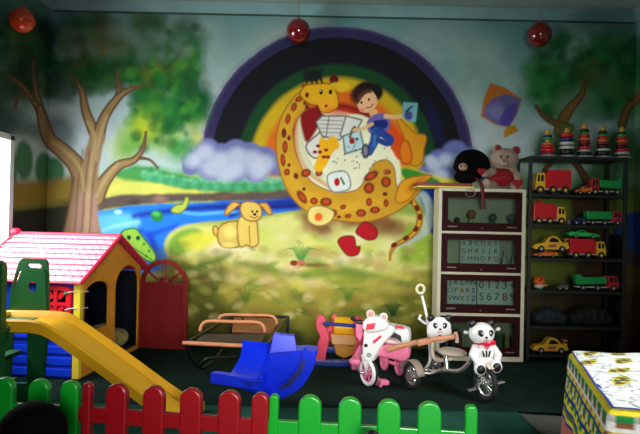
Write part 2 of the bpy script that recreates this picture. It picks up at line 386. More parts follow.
    for k, x in enumerate((76, 83, 91)):
        p.stroke([(x+7, 150), (x+2, 185), (x, 215), (x-4, 255)], 1.6, (120, 84, 62), 1.6, .6)
    for P_, w_ in (([(88, 122), (95, 138), (92, 160), (88, 200), (86, 250)], 3.5), ([(107, 116), (100, 136), (96, 160)], 3), ([(52, 142), (66, 152), (80, 168), (84, 190)], 3), ([(118, 164), (106, 178), (97, 196)], 3)): p.stroke(P_, w_, (196, 176, 132), 3, .6)
    p.stroke([(62, 238), (68, 210), (74, 178)], 3, (110, 78, 58), 3, .6)
    # ---- right tree
    clouds(p, 540, 650, 36, 112, 56, [(36, 104, 62), (44, 116, 66), (62, 128, 72), (30, 88, 56)], 8, 18, .55, 31, 1.0)
    clouds(p, 528, 562, 66, 118, 18, [(44, 120, 56), (66, 140, 70)], 6, 13, .55, 32)
    clouds(p, 572, 606, 60, 78, 8, [(104, 112, 56), (92, 104, 60)], 6, 11, .55, 33)
    clouds(p, 535, 640, 36, 116, 90, [(34, 100, 56), (56, 128, 74), (24, 78, 50), (90, 130, 80)], 3.5, 8, .5, 44, .8)
    p.blob(575, 104, 18, 14, (150, 166, 152), .5, 1.2)
    p.stroke([(584, 80), (582, 94), (572, 106), (564, 118), (560, 132)], [3, 6, 9, 11, 13], (134, 106, 62), 1.5, 1, True, be)
    p.stroke([(536, 106), (546, 118), (558, 124), (570, 128)], [3, 5, 7, 9], (120, 100, 62), 1.5, 1, True, be)
    p.stroke([(640, 96), (628, 108), (622, 124)], [7, 8, 9], (134, 106, 62), 2, 1, True, be)
    clouds(p, 530, 650, 140, 200, 34, [(66, 116, 74), (84, 130, 84), (104, 138, 92), (52, 96, 60)], 9, 18, .55, 34)
    p.stroke([(544, 170), (556, 160), (572, 160), (584, 176), (596, 196)], [4, 5, 6, 7, 9], (120, 92, 60), 2, 1, True, be)
    p.poly([(528, 200), (650, 198), (650, 224), (528, 226)], (120, 134, 62), 8, .9, noise=6)
    p.poly([(616, 220), (656, 214), (660, 258), (618, 262)], (44, 88, 160), 4, .95)
    p.poly([(525, 226), (600, 230), (616, 250), (606, 300), (525, 300)], (86, 104, 46), 10, .8)
    p.poly([(572, 196), (604, 198), (612, 250), (622, 300), (634, 380), (548, 380), (562, 320), (578, 260)], (88, 66, 50), 5, .95, noise=3)
    p.poly([(520, 296), (660, 300), (660, 420), (520, 420)], (64, 50, 40), 14, .8)
    p.poly([(618, 262), (642, 256), (656, 300), (650, 380), (628, 380)], (112, 84, 62), 8, .8)
    clouds(p, 180, 436, 240, 322, 150, [(206, 200, 120), (140, 152, 70), (222, 210, 160), (110, 134, 62), (168, 140, 88)], 2.5, 7, .38, 45, .9, .6)
    # ---- right of the giraffe: cloud arch, green hill, water
    p.poly([(396, 166), (424, 172), (446, 178), (470, 178), (470, 190), (430, 188), (404, 182)], (214, 206, 92), 4, .95)
    p.poly([(402, 168), (420, 172), (440, 182), (420, 184), (404, 178)], (56, 138, 56), 3, .95)
    p.poly([(418, 188), (444, 186), (448, 232), (430, 232), (424, 208)], (26, 76, 168), 3)
    p.stroke([(412, 190), (424, 196), (430, 212), (426, 230), (412, 240), (398, 246)], [4, 8, 10, 9, 6, 3], (184, 198, 190), 3, .85)
    # ---- tail
    tail = [(409, 197), (416, 206), (420, 216), (417, 229), (408, 238), (396, 245), (391, 252), (390, 260)]
    p.stroke(tail, [5, 6, 6, 6, 5, 4, 3, 1.5], (214, 178, 70), 1.2, 1, True, (150, 104, 44))
    for (x, y, a) in [(410, 201, .9), (417, 208, 1.1), (420, 217, 1.6), (416, 229, 2.2), (406, 238, 2.6), (394, 245, 2.6)]: p.blob(x, y, 3.4, 2.3, (122, 44, 24), 1, .3, a)
    # ---- giraffe: cream basket, crescent body, head
    cream = (222, 222, 196)
    p.poly([(300, 118), (310, 110), (345, 112), (372, 120), (392, 140), (400, 160), (398, 186), (370, 198), (334, 194), (310, 184), (298, 160), (295, 136)], cream, 2, noise=1)
    p.stroke([(304, 114), (299, 130), (301, 148), (309, 166), (320, 176)], 8, (206, 206, 178), 2, .9)
    p.poly([(301, 113), (318, 108), (320, 122), (308, 142), (303, 134)], (140, 18, 26), 2.5, 1)
    p.poly([(306, 146), (318, 134), (322, 130), (324, 152), (314, 158)], (214, 214, 206), 1.5, 1, line=(96, 84, 70), lw=.6)
    p.poly([(300, 92), (286, 108), (279, 124), (276, 145), (280, 172), (290, 195), (308, 212), (336, 220), (366, 222), (394, 213), (412, 200), (424, 184), (414, 178), (398, 188), (394, 168), (386, 160), (374, 164), (366, 178), (356, 190), (334, 192), (312, 182), (301, 166), (295, 148), (293, 130), (298, 118), (308, 104)], (200, 160, 62), 2, 1, line=(156, 108, 50), lw=.3)
    p.stroke([(300, 106), (288, 124), (285, 150), (292, 178), (312, 200), (345, 208), (384, 202)], [3, 4, 5, 8, 12, 12, 8], (208, 172, 68), 6, .8)
    p.stroke([(296, 120), (297, 150), (308, 172), (328, 186)], 3, (196, 112, 28), 4, .7)
    p.poly([(398, 188), (404, 180), (418, 176), (432, 176), (420, 186), (408, 200), (396, 202)], (214, 164, 60), 1.5, 1, line=(160, 108, 44), lw=.3)
    p.blob(416, 184, 10, 3, (200, 110, 44), .7, 1, -.6)
    # rim of the bowl / hoof on the right
    p.poly([(384, 118), (396, 128), (406, 144), (400, 160), (392, 150), (386, 134)], (206, 92, 30), 2, 1)
    p.poly([(396, 116), (414, 132), (426, 136), (424, 150), (422, 162), (414, 166), (408, 160), (404, 148), (404, 138)], (208, 154, 50), 1.8, 1, line=(160, 104, 44), lw=.3)
    p.poly([(402, 142), (408, 142), (412, 158), (406, 164), (400, 156)], (214, 134, 34), 1.4, 1, line=(168, 90, 30), lw=.6)
    spots = [(308, 93, 4.2, 5, .2), (299, 99, 4, 2.6, -.5), (294, 107, 2.8, 4.4, .3), (288, 119, 2.6, 5, .2), (284, 133, 2.4, 5, 0), (285, 147, 2.7, 6.2, 0), (283, 160, 2.5, 6, -.1), (289, 138, 2, 2.6, 0),
             (287, 172, 3, 3.4, 0), (296, 176, 2.4, 3, -.3), (306, 173, 5, 4, -.4), (319, 173, 3.6, 3.2, -.4), (289, 165, 1.6, 2, 0), (302, 197, 3.6, 7.5, -.6), (314, 201, 4, 3.4, 0), (326, 202, 6, 4.4, 0), (333, 213, 4, 4, 0),
             (343, 207, 3, 2.4, -.3), (348, 216, 3.4, 2.2, -.2), (339, 217, 2.2, 1.6, 0), (371, 176, 8, 4, -.5), (369, 188, 5.2, 5.6, .3), (386, 182, 5, 5.4, 0), (387, 172, 4, 2.6, 0), (369, 202, 3, 4, 0), (386, 203, 2.6, 3.8, 0),
             (375, 210, 5, 3.4, -.1), (361, 213, 5, 3.8, 0), (385, 194, 2.4, 2, 0), (304, 189, 1.8, 1.8, 0), (314, 89, 2.4, 2.6, 0), (304, 86, 2.6, 2.4, 0), (305, 103, 2, 2, 0), (307, 107, 2.2, 2.4, 0)]
    for (x, y, rx, ry, a) in spots:
        p.blob(x, y, rx, ry, (124, 54, 32), 1, .4, a)
        if rx > 2.4: p.blob(x, y, rx*.55, ry*.6, (196, 92, 36), .9, .5, a)
    # head
    p.poly([(305, 86), (316, 84), (330, 84), (337, 94), (338, 106), (330, 112), (322, 112), (318, 106), (310, 104), (304, 100), (300, 94)], (216, 176, 50), 1.5, 1, line=(150, 96, 34), lw=.5)
    p.blob(327, 105, 9, 7, (226, 168, 62), .9, .5); p.blob(326, 106, 1.6, 1.4, (110, 60, 30), 1, .4)
    p.stroke([(317, 106), (320, 114), (326, 117)], [2, 4, 2], (120, 30, 20), 1.2)
    p.blob(321, 92, 1.8, 2.6, (16, 12, 10), 1, .3); p.blob(330.5, 92, 1.8, 2.4, (16, 12, 10), 1, .3); p.blob(320.4, 91, .7, .7, (230, 230, 220), 1, .4)
    p.blob(334, 80, 4.6, 5.4, (108, 22, 26), 1, .3); p.blob(313, 76, 9, 6, (14, 30, 22), .9, .6)
    for x in (307, 312, 317, 322): p.stroke([(x, 83), (x-2, 73), (x+1, 70)], [2, 3, 2], (20, 26, 22), 1, .9)
    p.blob(307, 95, 2, 2.6, (120, 38, 20), 1, .3); p.poly([(330, 84), (346, 82), (350, 88), (340, 92)], (214, 184, 60), 2, 1)
    p.blob(340, 112, 14, 4, (206, 84, 30), .6, .9)
    # notebook and papers on the basket
    p.poly([(316, 122), (322, 116), (345, 116), (352, 122), (340, 140), (322, 136)], (206, 206, 200), 1.2, 1, False, line=(110, 104, 96), lw=.6)
    for k in range(4): p.stroke([(320, 120+k*4), (342, 121+k*4)], .8, (120, 112, 104), .8, .8, False)
    p.stroke([(329, 116), (326, 138)], 1, (90, 86, 84), .8, .8, False)
    p.poly([(346, 116), (362, 120), (352, 140), (340, 136)], (214, 214, 206), 1.2, 1, False, line=(110, 104, 96), lw=.6)
    p.poly([(343, 136), (360, 130), (364, 148), (345, 154)], (184, 206, 208), 1.2, 1, False, line=(96, 120, 130), lw=.8)
    p.blob(352, 141, 2.8, 3, (160, 24, 36), 1, .3); p.blob(357, 139, 1.6, 1.4, (40, 100, 50), 1, .4); p.stroke([(350, 138), (352, 130), (355, 127)], [2, 2, 2.5], (120, 96, 50), 1)
    p.stroke([(348, 136), (356, 140), (352, 150)], .8, (90, 110, 130), .8, .7)
    p.poly([(329, 174), (346, 172), (350, 188), (334, 192), (328, 184)], (218, 222, 216), 1.2, 1, True, line=(130, 140, 140), lw=.6)
    p.blob(337, 182, 2.8, 4, (180, 24, 40), 1, .3); p.stroke([(341, 178), (344, 184)], 2, (60, 120, 50), 1)
    rs = random.Random(3)
    for k in range(34): p.blob(rs.uniform(330, 392), rs.uniform(146, 172), .9, .9, rs.choice([(120, 130, 130), (90, 100, 104), (160, 160, 130)]), .8, .5)
    # hand holding the notebook
    p.poly([(320, 138), (327, 140), (331, 136), (337, 139), (339, 147), (333, 152), (327, 164), (320, 172), (314, 168), (318, 156)], (224, 178, 52), 1.4, 1)
    for (x, y) in [(318, 146), (315, 152), (320, 152), (326, 150), (324, 157), (328, 157)]: p.blob(x, y, 2.2, 1.7, (140, 54, 26), 1, .4)
    # hoof with a flower
    p.poly([(310, 208), (322, 206), (334, 212), (330, 222), (318, 226), (308, 220)], (222, 208, 140), 1.4, 1, line=(150, 130, 80), lw=.5); p.blob(318.5, 217, 4, 4, (216, 116, 44), 1, .5)
    # ---- child with the toy bird card
    p.blob(366, 93, 13, 12, (26, 12, 12), 1, .25, noise=.1); p.blob(356, 96, 6, 8, (60, 16, 18), .8, .6); p.blob(376, 92, 7, 8, (14, 10, 12), 1, .4)
    p.poly([(357, 100), (362, 93), (370, 90), (376, 96), (377, 104), (370, 112), (360, 111)], (226, 186, 148), 1.3, 1)
    p.poly([(356, 100), (360, 90), (368, 88), (372, 92), (366, 94), (362, 98), (358, 104)], (70, 28, 20), 1.5, .9)
    p.blob(361.5, 102.5, 1.1, 1.4, (16, 10, 12), 1, .3); p.blob(369, 99.5, 1.1, 1.4, (16, 10, 12), 1, .3); p.blob(362, 110, 3, 2.2, (222, 130, 120), .7, .7)
    p.stroke([(366, 108), (371, 107), (373, 104)], 1, (140, 50, 40), .8); p.poly([(369, 110), (377, 110), (378, 120), (372, 120)], (216, 178, 132), 1.4, 1)
    p.poly([(368, 120), (376, 114), (386, 114), (390, 122), (388, 130), (372, 134), (367, 128)], (120, 110, 170), 1.4, 1); p.poly([(371, 122), (386, 120), (386, 128), (372, 130)], (30, 52, 126), 1.2, 1)
    p.stroke([(386, 116), (394, 117), (404, 116)], [5, 4, 4], (216, 184, 140), 1.2, 1); p.stroke([(372, 124), (360, 130), (354, 130)], [4, 3.5, 3], (216, 184, 140), 1.2, .9)
    p.stroke([(376, 132), (374, 142), (369, 152)], [10, 9, 8], (52, 92, 156), 1.3, 1); p.stroke([(380, 132), (390, 139), (387, 143), (378, 140)], [8, 8, 7, 5], (44, 80, 146), 1.3, 1)
    p.stroke([(375, 136), (374, 146)], 2, (100, 140, 190), 2, .8); p.blob(365.5, 151, 4, 7.5, (76, 70, 96), 1, .25); p.blob(365.5, 151, 2, 5, (150, 146, 156), .9, .5)
    p.poly([(403, 102), (418, 103), (416, 122), (408, 122), (402, 116)], (124, 170, 178), 1.3, 1, False); p.blob(408.5, 115.5, 4, 4.6, (84, 84, 140), 1, .5); p.stroke([(406, 112), (410, 108), (413, 106)], [2, 2, 1], (36, 80, 76), 1)
    # ---- two red mitten shapes
    for (P) in [[(338, 242), (342, 237), (352, 236), (355, 240), (356, 246), (360, 247), (358, 254), (350, 256), (344, 252)], [(356, 231), (364, 222), (370, 224), (377, 230), (376, 238), (368, 240), (360, 236)]]:
        p.poly(P, (180, 22, 44), 1.4, 1, line=(110, 12, 24), lw=.4)
    # ---- dog
    dog, de = (208, 186, 112), (150, 106, 44)
    p.poly([(213, 228), (216, 226), (219, 231), (218, 236), (214, 234)], dog, 1, 1, line=de, lw=.6)
    p.poly([(219, 228), (228, 222), (240, 222), (246, 228), (246, 242), (238, 247), (224, 247), (218, 240)], dog, 1.2, 1, line=de, lw=.6)
    p.poly([(238, 220), (246, 216), (256, 220), (258, 234), (258, 244), (252, 247), (247, 245), (241, 247), (238, 240)], (216, 194, 118), 1.2, 1, line=de, lw=.6)
    p.stroke([(249, 226), (250, 244)], 1, de, .8, .9); p.blob(229, 245, 7, 2.6, (230, 204, 126), 1, .4); p.blob(230, 232, 6, 6, (238, 214, 136), .8, .8)
    p.poly([(240, 208), (244, 202), (254, 202), (260, 206), (262, 214), (258, 220), (250, 221), (243, 217)], (214, 190, 112), 1.2, 1, line=de, lw=.6)
    p.poly([(241, 206), (236, 202), (230, 204), (225, 212), (226, 215), (232, 211), (238, 206)], (214, 180, 100), 1.2, 1, line=de, lw=.6)
    p.poly([(259, 204), (266, 203), (270, 208), (272, 214), (268, 214), (263, 208)], (204, 170, 92), 1.2, 1, line=de, lw=.6)
    for (x, y) in [(252.3, 211.6), (257, 211.6)]: p.blob(x, y, 1.2, 1.2, (20, 14, 12), 1, .3)
    p.blob(254.8, 214.4, 1.8, 1.4, (20, 12, 12), 1, .3); p.stroke([(250, 216), (254, 218), (258, 216.5)], 1.1, (176, 66, 60), .8)
    # ---- crocodile
    p.poly([(122, 232), (128, 229), (136, 229), (142, 236), (150, 246), (156, 256), (152, 262), (140, 256), (128, 244), (120, 238)], (158, 198, 92), 1.4, 1, line=(70, 120, 50), lw=.8)
    for (x, y) in [(129, 237.5), (138, 238)]: p.blob(x, y, 2.2, 2.4, (70, 110, 70), 1, .3); p.blob(x, y, 1, 1.2, (10, 20, 12), 1, .3)
    for (x, y) in [(144, 244), (149, 251), (146, 256)]: p.blob(x, y, 1.5, 1.5, (84, 140, 60), .9, .4)
    p.stroke([(128, 244), (140, 252), (152, 260)], 1, (60, 110, 44), .8)
    p.blob(157, 216, 6.5, 5.5, (48, 140, 76), 1, .25, .4); p.blob(156, 214, 4, 2.4, (104, 190, 120), .8, .7, .3); p.blob(118, 212, 4, 2.4, (190, 220, 226), .8, .7)
    p.poly([(171, 210), (176, 205), (182, 204), (186, 197), (189, 200), (186, 208), (180, 213), (174, 213)], (178, 190, 92), 1.2, 1, line=(110, 130, 60), lw=.5)
    # ---- plants
    def tuft(x, y, n, h, rgb, wd=1.4, sp=1.0):
        for k in range(n):
            t = (k-(n-1)/2)/max(1, (n-1)/2)*sp; p.stroke([(x+t*1.5, y), (x+t*h*.5, y-h*.7), (x+t*h, y-h*(1-.35*abs(t)))], [wd, wd, .5], rgb, 1.4, .65)
    tuft(301, 261, 8, 17, (60, 146, 80)); p.blob(294, 263, 4, 2.8, (140, 74, 40), 1, .4); p.blob(301, 263, 4, 3.4, (196, 128, 104), 1, .4, line if False else 0)
    p.blob(314, 265, 12, 2, (130, 90, 50), .7, .9)
    tuft(245, 300, 5, 14, (96, 128, 50)); tuft(348, 299, 6, 14, (86, 134, 56)); tuft(393, 315, 6, 13, (20, 70, 34), 2.2); tuft(349, 318, 4, 12, (90, 120, 50)); tuft(215, 290, 4, 10, (76, 92, 40))
    # ---- kite
    p.poly([(490, 83), (506, 88), (522, 99), (517, 114), (509, 128), (494, 124), (481, 116), (484, 98)], (172, 112, 50), 1.8, 1, False)
    p.poly([(484, 115), (486, 106), (494, 98), (506, 94), (521, 99), (517, 114), (509, 127), (496, 124)], (104, 100, 146), 1.8, 1, False)
    p.poly([(508, 126), (515, 125), (519, 131), (504, 138), (504, 131)], (180, 138, 58), 1.6, 1, False); p.blob(496, 112, 9, 8, (150, 146, 190), .6, 1)
    p.poly([(506, 108), (517, 104), (510, 124), (500, 122)], (84, 70, 150), 3, .7)
    # fine paint grain
    g = 1+(np.random.rand(len(U))-.5)*.07+(n1-.5)*.18
    C = p.C*g[:, None]; L = (C@np.array([.2126, .7152, .0722]))[:, None]
    C = np.clip(L+(C-L)*1.06, 0, 1); p.C = np.clip(C**1.25*1.12, 0, .9)

def painted_wall(name, fn, nu, nv, painter, m):
    """fn(a,b)->world point arrays for a,b in 0..1 ; paint coordinates are where the design sits on the wall"""
    a, b = np.meshgrid(np.linspace(0, 1, nu), np.linspace(0, 1, nv)); a = a.ravel(); b = b.ravel()
    P = fn(a, b)                               # (N,3)
    d = P-np.array([0, 0, CAMZ]); fw, rt, up = map(np.array, (FW, RT, UP))
    z = d@fw; U = CX+F*(d@rt)/z; V = CY-F*(d@up)/z
    p = Paint(U, V); painter(p)
    idx = np.arange(nu*nv).reshape(nv, nu); q = np.stack([idx[:-1, :-1], idx[:-1, 1:], idx[1:, 1:], idx[1:, :-1]], -1).reshape(-1, 4)
    me = bpy.data.meshes.new(name); me.vertices.add(len(P)); me.vertices.foreach_set('co', P.ravel())
    me.loops.add(q.size); me.loops.foreach_set('vertex_index', q.ravel()); me.polygons.add(len(q))
    me.polygons.foreach_set('loop_start', np.arange(0, q.size, 4)); me.update(calc_edges=True)
    at = me.color_attributes.new('paint', 'FLOAT_COLOR', 'POINT'); at.data.foreach_set('color', np.concatenate([p.C, np.ones((len(P), 1))], 1).ravel())
    me.materials.append(m); o = bpy.data.objects.new(name, me); COL.objects.link(o); structure(o); return o

# ------------------------------------------------------------------ room shell
XL, XR, YB, YF, ZC = -2.387, 2.735, 4.89, -1.5, 2.975
pm = attr_mat('mural_paint', 0.75, 0.25)
painted_wall('wall_back', lambda a, b: np.stack([XL+(XR-XL)*a, np.full_like(a, YB), ZC*b], 1), 940, 545, paint_mural, pm)
WY0, WY1, WZ0, WZ1 = 2.75, 4.33, 0.72, 1.715      # window opening in the left wall
painted_wall('wall_left', lambda a, b: np.stack([np.full_like(a, XL), WY1+(YB-WY1)*a, ZC*b], 1), 90, 440, paint_mural, pm)
painted_wall('wall_left', lambda a, b: np.stack([np.full_like(a, XL), 3.9+(WY1-3.9)*a, WZ1+(ZC-WZ1)*b], 1), 60, 190, paint_mural, pm)
painted_wall('wall_right', lambda a, b: np.stack([np.full_like(a, XR), 4.2+(YB-4.2)*a, ZC*b], 1), 100, 300, paint_mural, pm)
plaster = mat('pale_green_plaster', (120, 150, 140), 0.85, bump=.1, vary=.08)
b = MB()                                           # rest of the left wall round the window
b.box((XL-.05, (YF+WY0)/2, ZC/2), (.1, WY0-YF, ZC)); b.box((XL-.05, (WY0+WY1)/2, WZ0/2), (.1, WY1-WY0, WZ0)); b.box((XL-.052, (WY0+WY1)/2, (WZ1+ZC)/2), (.1, WY1-WY0, ZC-WZ1))
b.box((XL-.06, (WY1+YB)/2+.05, ZC/2), (.1, YB-WY1+.1, ZC))
structure(b.build('wall_left', plaster))
structure(MB().box((XR+.05, (YF+4.2)/2, ZC/2), (.1, 4.2-YF, ZC)).box((XR+.06, 4.6, ZC/2), (.1, .8, ZC)).build('wall_right', plaster))
b = MB(); b.box((XL/2-.3, YF-.05, ZC/2), (-XL-.6+.0, .1, ZC)); b.box((1.95, YF-.05, ZC/2), (1.6, .1, ZC)); b.box((.3, YF-.05, 2.6), (1.8, .1, .75))
structure(b.build('wall_front', plaster))
structure(MB().box((.17, YB+.06, ZC/2), (5.4, .1, ZC)).build('wall_back', plaster))
structure(MB().box((.17, (YB+YF)/2, ZC+.05), (5.4, YB-YF+.3, .1)).build('ceiling', mat('ceiling_paint', (150, 165, 160), .9, vary=.15, vscale=2)))
structure(MB().box((.17, (YB+YF)/2, -.06), (5.4, YB-YF+.3, .1)).build('floor', mat('grey_cement_floor', (78, 80, 72), .8, vary=.2, vscale=3)))
cor = mat('pale_blue_cornice', (120, 158, 158), .7, vary=.1, vscale=5)
def cornice(name, p0, p1, inn):
    p0, p1, inn = Vector(p0), Vector(p1), Vector(inn); prof = [(0, 2.895), (.012, 2.895), (.012, 2.905), (.03, 2.93), (.05, 2.945), (.075, 2.973), (0, 2.973)]
    m = MB(); m.prism([p0+inn*x+Vector((0, 0, z)) for x, z in prof], p1-p0); structure(m.build(name, cor))
cornice('trim_1', (XL, YB, 0), (XR, YB, 0), (0, -1, 0)); cornice('trim_2', (XL, 0, 0), (XL, YB, 0), (1, 0, 0)); cornice('trim_3', (XR, 0, 0), (XR, YB, 0), (-1, 0, 0))
structure(MB().box((.17, YB-.006, 2.888), (5.1, .012, .012)).build('trim_shadow_line', mat('cornice_shadow_green', (48, 74, 64), .8)))  # dark strip painted as the shadow line under the cornice
# window_1 on the left wall
wm = mat('white_window_paint', (225, 232, 232), .5)
wr = structure(MB().box((XL-.03, WY1-.03, (WZ0+WZ1)/2), (.09, .06, WZ1-WZ0), bev=.006).box((XL-.03, WY0+.03, (WZ0+WZ1)/2), (.09, .06, WZ1-WZ0), bev=.006)
    .box((XL-.03, (WY0+WY1)/2, WZ1-.025), (.09, WY1-WY0, .05), bev=.006).box((XL-.03, (WY0+WY1)/2, WZ0+.025), (.09, WY1-WY0, .05), bev=.006).build('window_1', wm))
b = MB()
for k in range(1, 5): b.box((XL-.05, WY0+(WY1-WY0)*k/5, (WZ0+WZ1)/2), (.02, .02, WZ1-WZ0))
for k in range(1, 5): b.box((XL-.05, (WY0+WY1)/2, WZ0+(WZ1-WZ0)*k/5), (.014, WY1-WY0, .012))
b.build('window_bars', wm, wr); MB().box((XL-.08, (WY0+WY1)/2, (WZ0+WZ1)/2), (.006, WY1-WY0-.02, WZ1-WZ0-.02)).build('window_pane', glass_mat('window_glass', refl=.05), wr)
# carpets
def carpet(name, x0, x1, y0, y1, z, amp, m, cat, label, n=90, edge=0):
    xs = np.linspace(x0, x1, n); ys = np.linspace(y0, y1, n); b = MB(); rows = []
    for j, y in enumerate(ys):
        rows.append([])
        for i, x in enumerate(xs):
            h = amp*(math.sin(2.3*x+4.1*y+1.5*math.sin(1.7*y+x)) ** 8+.6*math.sin(5.1*x-2.7*y+2*math.sin(x*1.9))**10)
            yy = y+(edge*.02*math.sin(x*2.4+1)+edge*.012*math.sin(7*x) if j == 0 else 0)
            rows[-1].append((x, yy, z+h*(1 if 0 < j < n-1 and 0 < i < n-1 else 0)))
    b.strip(rows); o = b.build(name, m, ang=180); tag(o, label, cat); solidify(o, .008, -1); return recenter(o)
g1 = mat('dark_green_carpet', (18, 38, 32), .95, spec=.1, bump=.8, bscale=160, vary=.3, vscale=5)
g2 = mat('teal_green_carpet', (30, 74, 60), .95, spec=.1, bump=.8, bscale=160, vary=.3, vscale=4)
e0 = G(292, 394); e1 = G(560, 412)
carpet('carpet', XL+.03, XR-.03, 3.30, YB-.03, .010, .003, g1, 'carpet', 'dark green carpet under the toys along the painted wall', edge=1)
carpet('floor_mat', XL+.03, 1.18, 0.2, 3.285, .010, .003, g2, 'floor mat', 'lighter green floor mat just behind the picket fence, in front of the dark carpet')
# ================================================================== playhouse
def V3(*a): return Vector(a)
hx0, hx1, hy0, hy1 = -2.27, -1.53, 3.74, 4.70          # walls
HM = (hy0+hy1)/2; EZ, AZ = .655, .945
house = thing('playhouse', 'plastic playhouse with pink tiled roof, blue side and yellow gable', 'playhouse', ((hx0+hx1)/2, HM, .012))
pk = bpy.data.materials.new('light_washed_pink_tiles'); pk.use_nodes = True
nt = pk.node_tree; bs = nt.nodes['Principled BSDF']; tc = nt.nodes.new('ShaderNodeTexCoord'); mp = nt.nodes.new('ShaderNodeMapping'); br = nt.nodes.new('ShaderNodeTexBrick')
nt.links.new(tc.outputs['UV'], mp.inputs['Vector']); nt.links.new(mp.outputs[0], br.inputs['Vector'])
br.inputs['Color1'].default_value = (*lin((250, 214, 222)), 1); br.inputs['Color2'].default_value = (*lin((240, 196, 208)), 1); br.inputs['Mortar'].default_value = (*lin((214, 60, 96)), 1)  # tile pinks whitened to carry the window light washing them out
br.inputs['Scale'].default_value = 1; br.inputs['Brick Width'].default_value = .062; br.inputs['Row Height'].default_value = .040; br.inputs['Mortar Size'].default_value = .0045; br.inputs['Mortar Smooth'].default_value = .3
nt.links.new(br.outputs['Color'], bs.inputs['Base Color']); bs.inputs['Roughness'].default_value = .45
ye = mat('yellow_plastic', (214, 140, 40), .45, vary=.05); yb = mat('bright_yellow_plastic', (246, 214, 60), .35); bl = mat('blue_plastic', (14, 62, 226), .38, coat=.3); rd = mat('red_plastic', (228, 22, 40), .38, coat=.2)
in_shade = mat('house_inner_shade', (7, 10, 22), .6, spec=.2); drd = mat('dark_red_plastic', (122, 8, 14), .45)  # first colour: inner walls made near black to hold the shade inside
rpk = mat('deep_pink_plastic', (226, 34, 74), .4)
def roof_slab(name, ysign):
    ye_, yr = (HM-ysign*(HM-hy0+.07)), HM
    rx0, rx1 = hx0-.05, hx1+.045; ez = EZ+.0
    n = Vector((0, -ysign*(AZ-ez), (HM-hy0+.07))).normalized()
    a, b_, c, d = Vector((rx0, ye_, ez)), Vector((rx1, ye_, ez)), Vector((rx1, yr, AZ)), Vector((rx0, yr, AZ))
    bm = bmesh.new(); uv = bm.loops.layers.uv.new('UVMap'); L = (d-a).length; rows = 9
    # stepped shingle courses: each row overlaps the one below
    for r in range(rows):
        t0, t1 = r/rows, (r+1)/rows
        p = [a.lerp(d, t0)+n*.016, b_.lerp(c, t0)+n*.016, b_.lerp(c, t1)+n*.006, a.lerp(d, t1)+n*.006, a.lerp(d, t0), b_.lerp(c, t0)]
        vs = [bm.verts.new(q) for q in p]; f = bm.faces.new((vs[0], vs[1], vs[2], vs[3])); g = bm.faces.new((vs[4], vs[5], vs[1], vs[0]))
        for lp, q in zip(f.loops, ((0, t0*L), (rx1-rx0, t0*L), (rx1-rx0, t1*L), (0, t1*L))): lp[uv].uv = q
        for lp, q in zip(g.loops, ((0, 0), (0, 0), (0, 0), (0, 0))): lp[uv].uv = (.03, .02)
    q = [bm.verts.new(x) for x in (a, b_, c, d)]; bm.faces.new(q)
    bmesh.ops.translate(bm, vec=-Vector(house.location), verts=bm.verts[:])
    me = bpy.data.meshes.new(name); bm.to_mesh(me); bm.free(); me.materials.append(pk)
    o = bpy.data.objects.new(name, me); COL.objects.link(o); o.parent = house; return a, b_, c, d, n, o
for sgn in (1, -1):
    a, b_, c, d, n, ro = roof_slab('roof_panel', sgn)
    b = MB()
    for p, q in ((b_, c), (a, d)):
        b.tube([p+n*.006, q+n*.006], .014, 8)
    b.tube([a+n*.004, b_+n*.004], .011, 8); b.build('roof_edge', rpk, house)
b = MB(); b.tube([(hx0-.06, HM, AZ+.008), (hx1+.05, HM, AZ+.008)], .016, 10); b.ell((hx0-.05, HM, AZ+.02), (.04, .04, .03)); b.build('roof_ridge', rpk, house)
# blue side wall facing the slide, with a window hole
def cut_wall(name, outline, holes, off, m, parent, bev=0):
    """planar wall with holes: triangulated fill"""
    bm = bmesh.new(); off = Vector(off); loops = [outline]+holes; edges = []; 
    for lp in loops:
        vs = [bm.verts.new(Vector(p)) for p in lp]
        for k in range(len(vs)): edges.append(bm.edges.new((vs[k], vs[(k+1) % len(vs)])))
    bmesh.ops.triangle_fill(bm, use_beauty=True, use_dissolve=False, edges=edges)
    q = bmesh.ops.extrude_face_region(bm, geom=bm.faces[:]); bmesh.ops.translate(bm, vec=off, verts=[g for g in q['geom'] if isinstance(g, bmesh.types.BMVert)])
    mb = MB(); mb.bm.free(); mb.bm = bm; return mb.build(name, m, parent, smooth=False)
def arch(x0, x1, z0, zs, zt, f, n=12):
    """arched outline; f maps (s,z) to a point"""
    pts = [(x0, z0), (x1, z0), (x1, zs)]; c = (x0+x1)/2; r = (x1-x0)/2
    pts += [(c+r*math.cos(PI*k/n), zs+(zt-zs)*math.sin(PI*k/n)) for k in range(1, n)]
    pts += [(x0, zs)]; return [Vector(f(*p)) for p in pts]
fy = lambda s, z: (s, hy0, z)
swx0, swx1, swz0, swz1 = -1.78, -1.60, .34, .60
cut_wall('side_wall', [(hx0, hy0, .012), (hx1-.03, hy0, .012), (hx1-.03, hy0, EZ-.005), (hx0, hy0, EZ-.005)], [arch(swx0, swx1, swz0, .585, .605, fy)], (0, .025, 0), bl, house)
b = MB()
for k in range(3): b.box(((hx0+hx1)/2-.02, hy0-.006, .05+k*.075), (hx1-hx0-.05, .014, .05), bev=.006)
b.box(((hx0+hx1)/2-.02, hy0-.008, .285), (hx1-hx0-.05, .018, .03), bev=.006); b.build('wall_boards', bl, house)
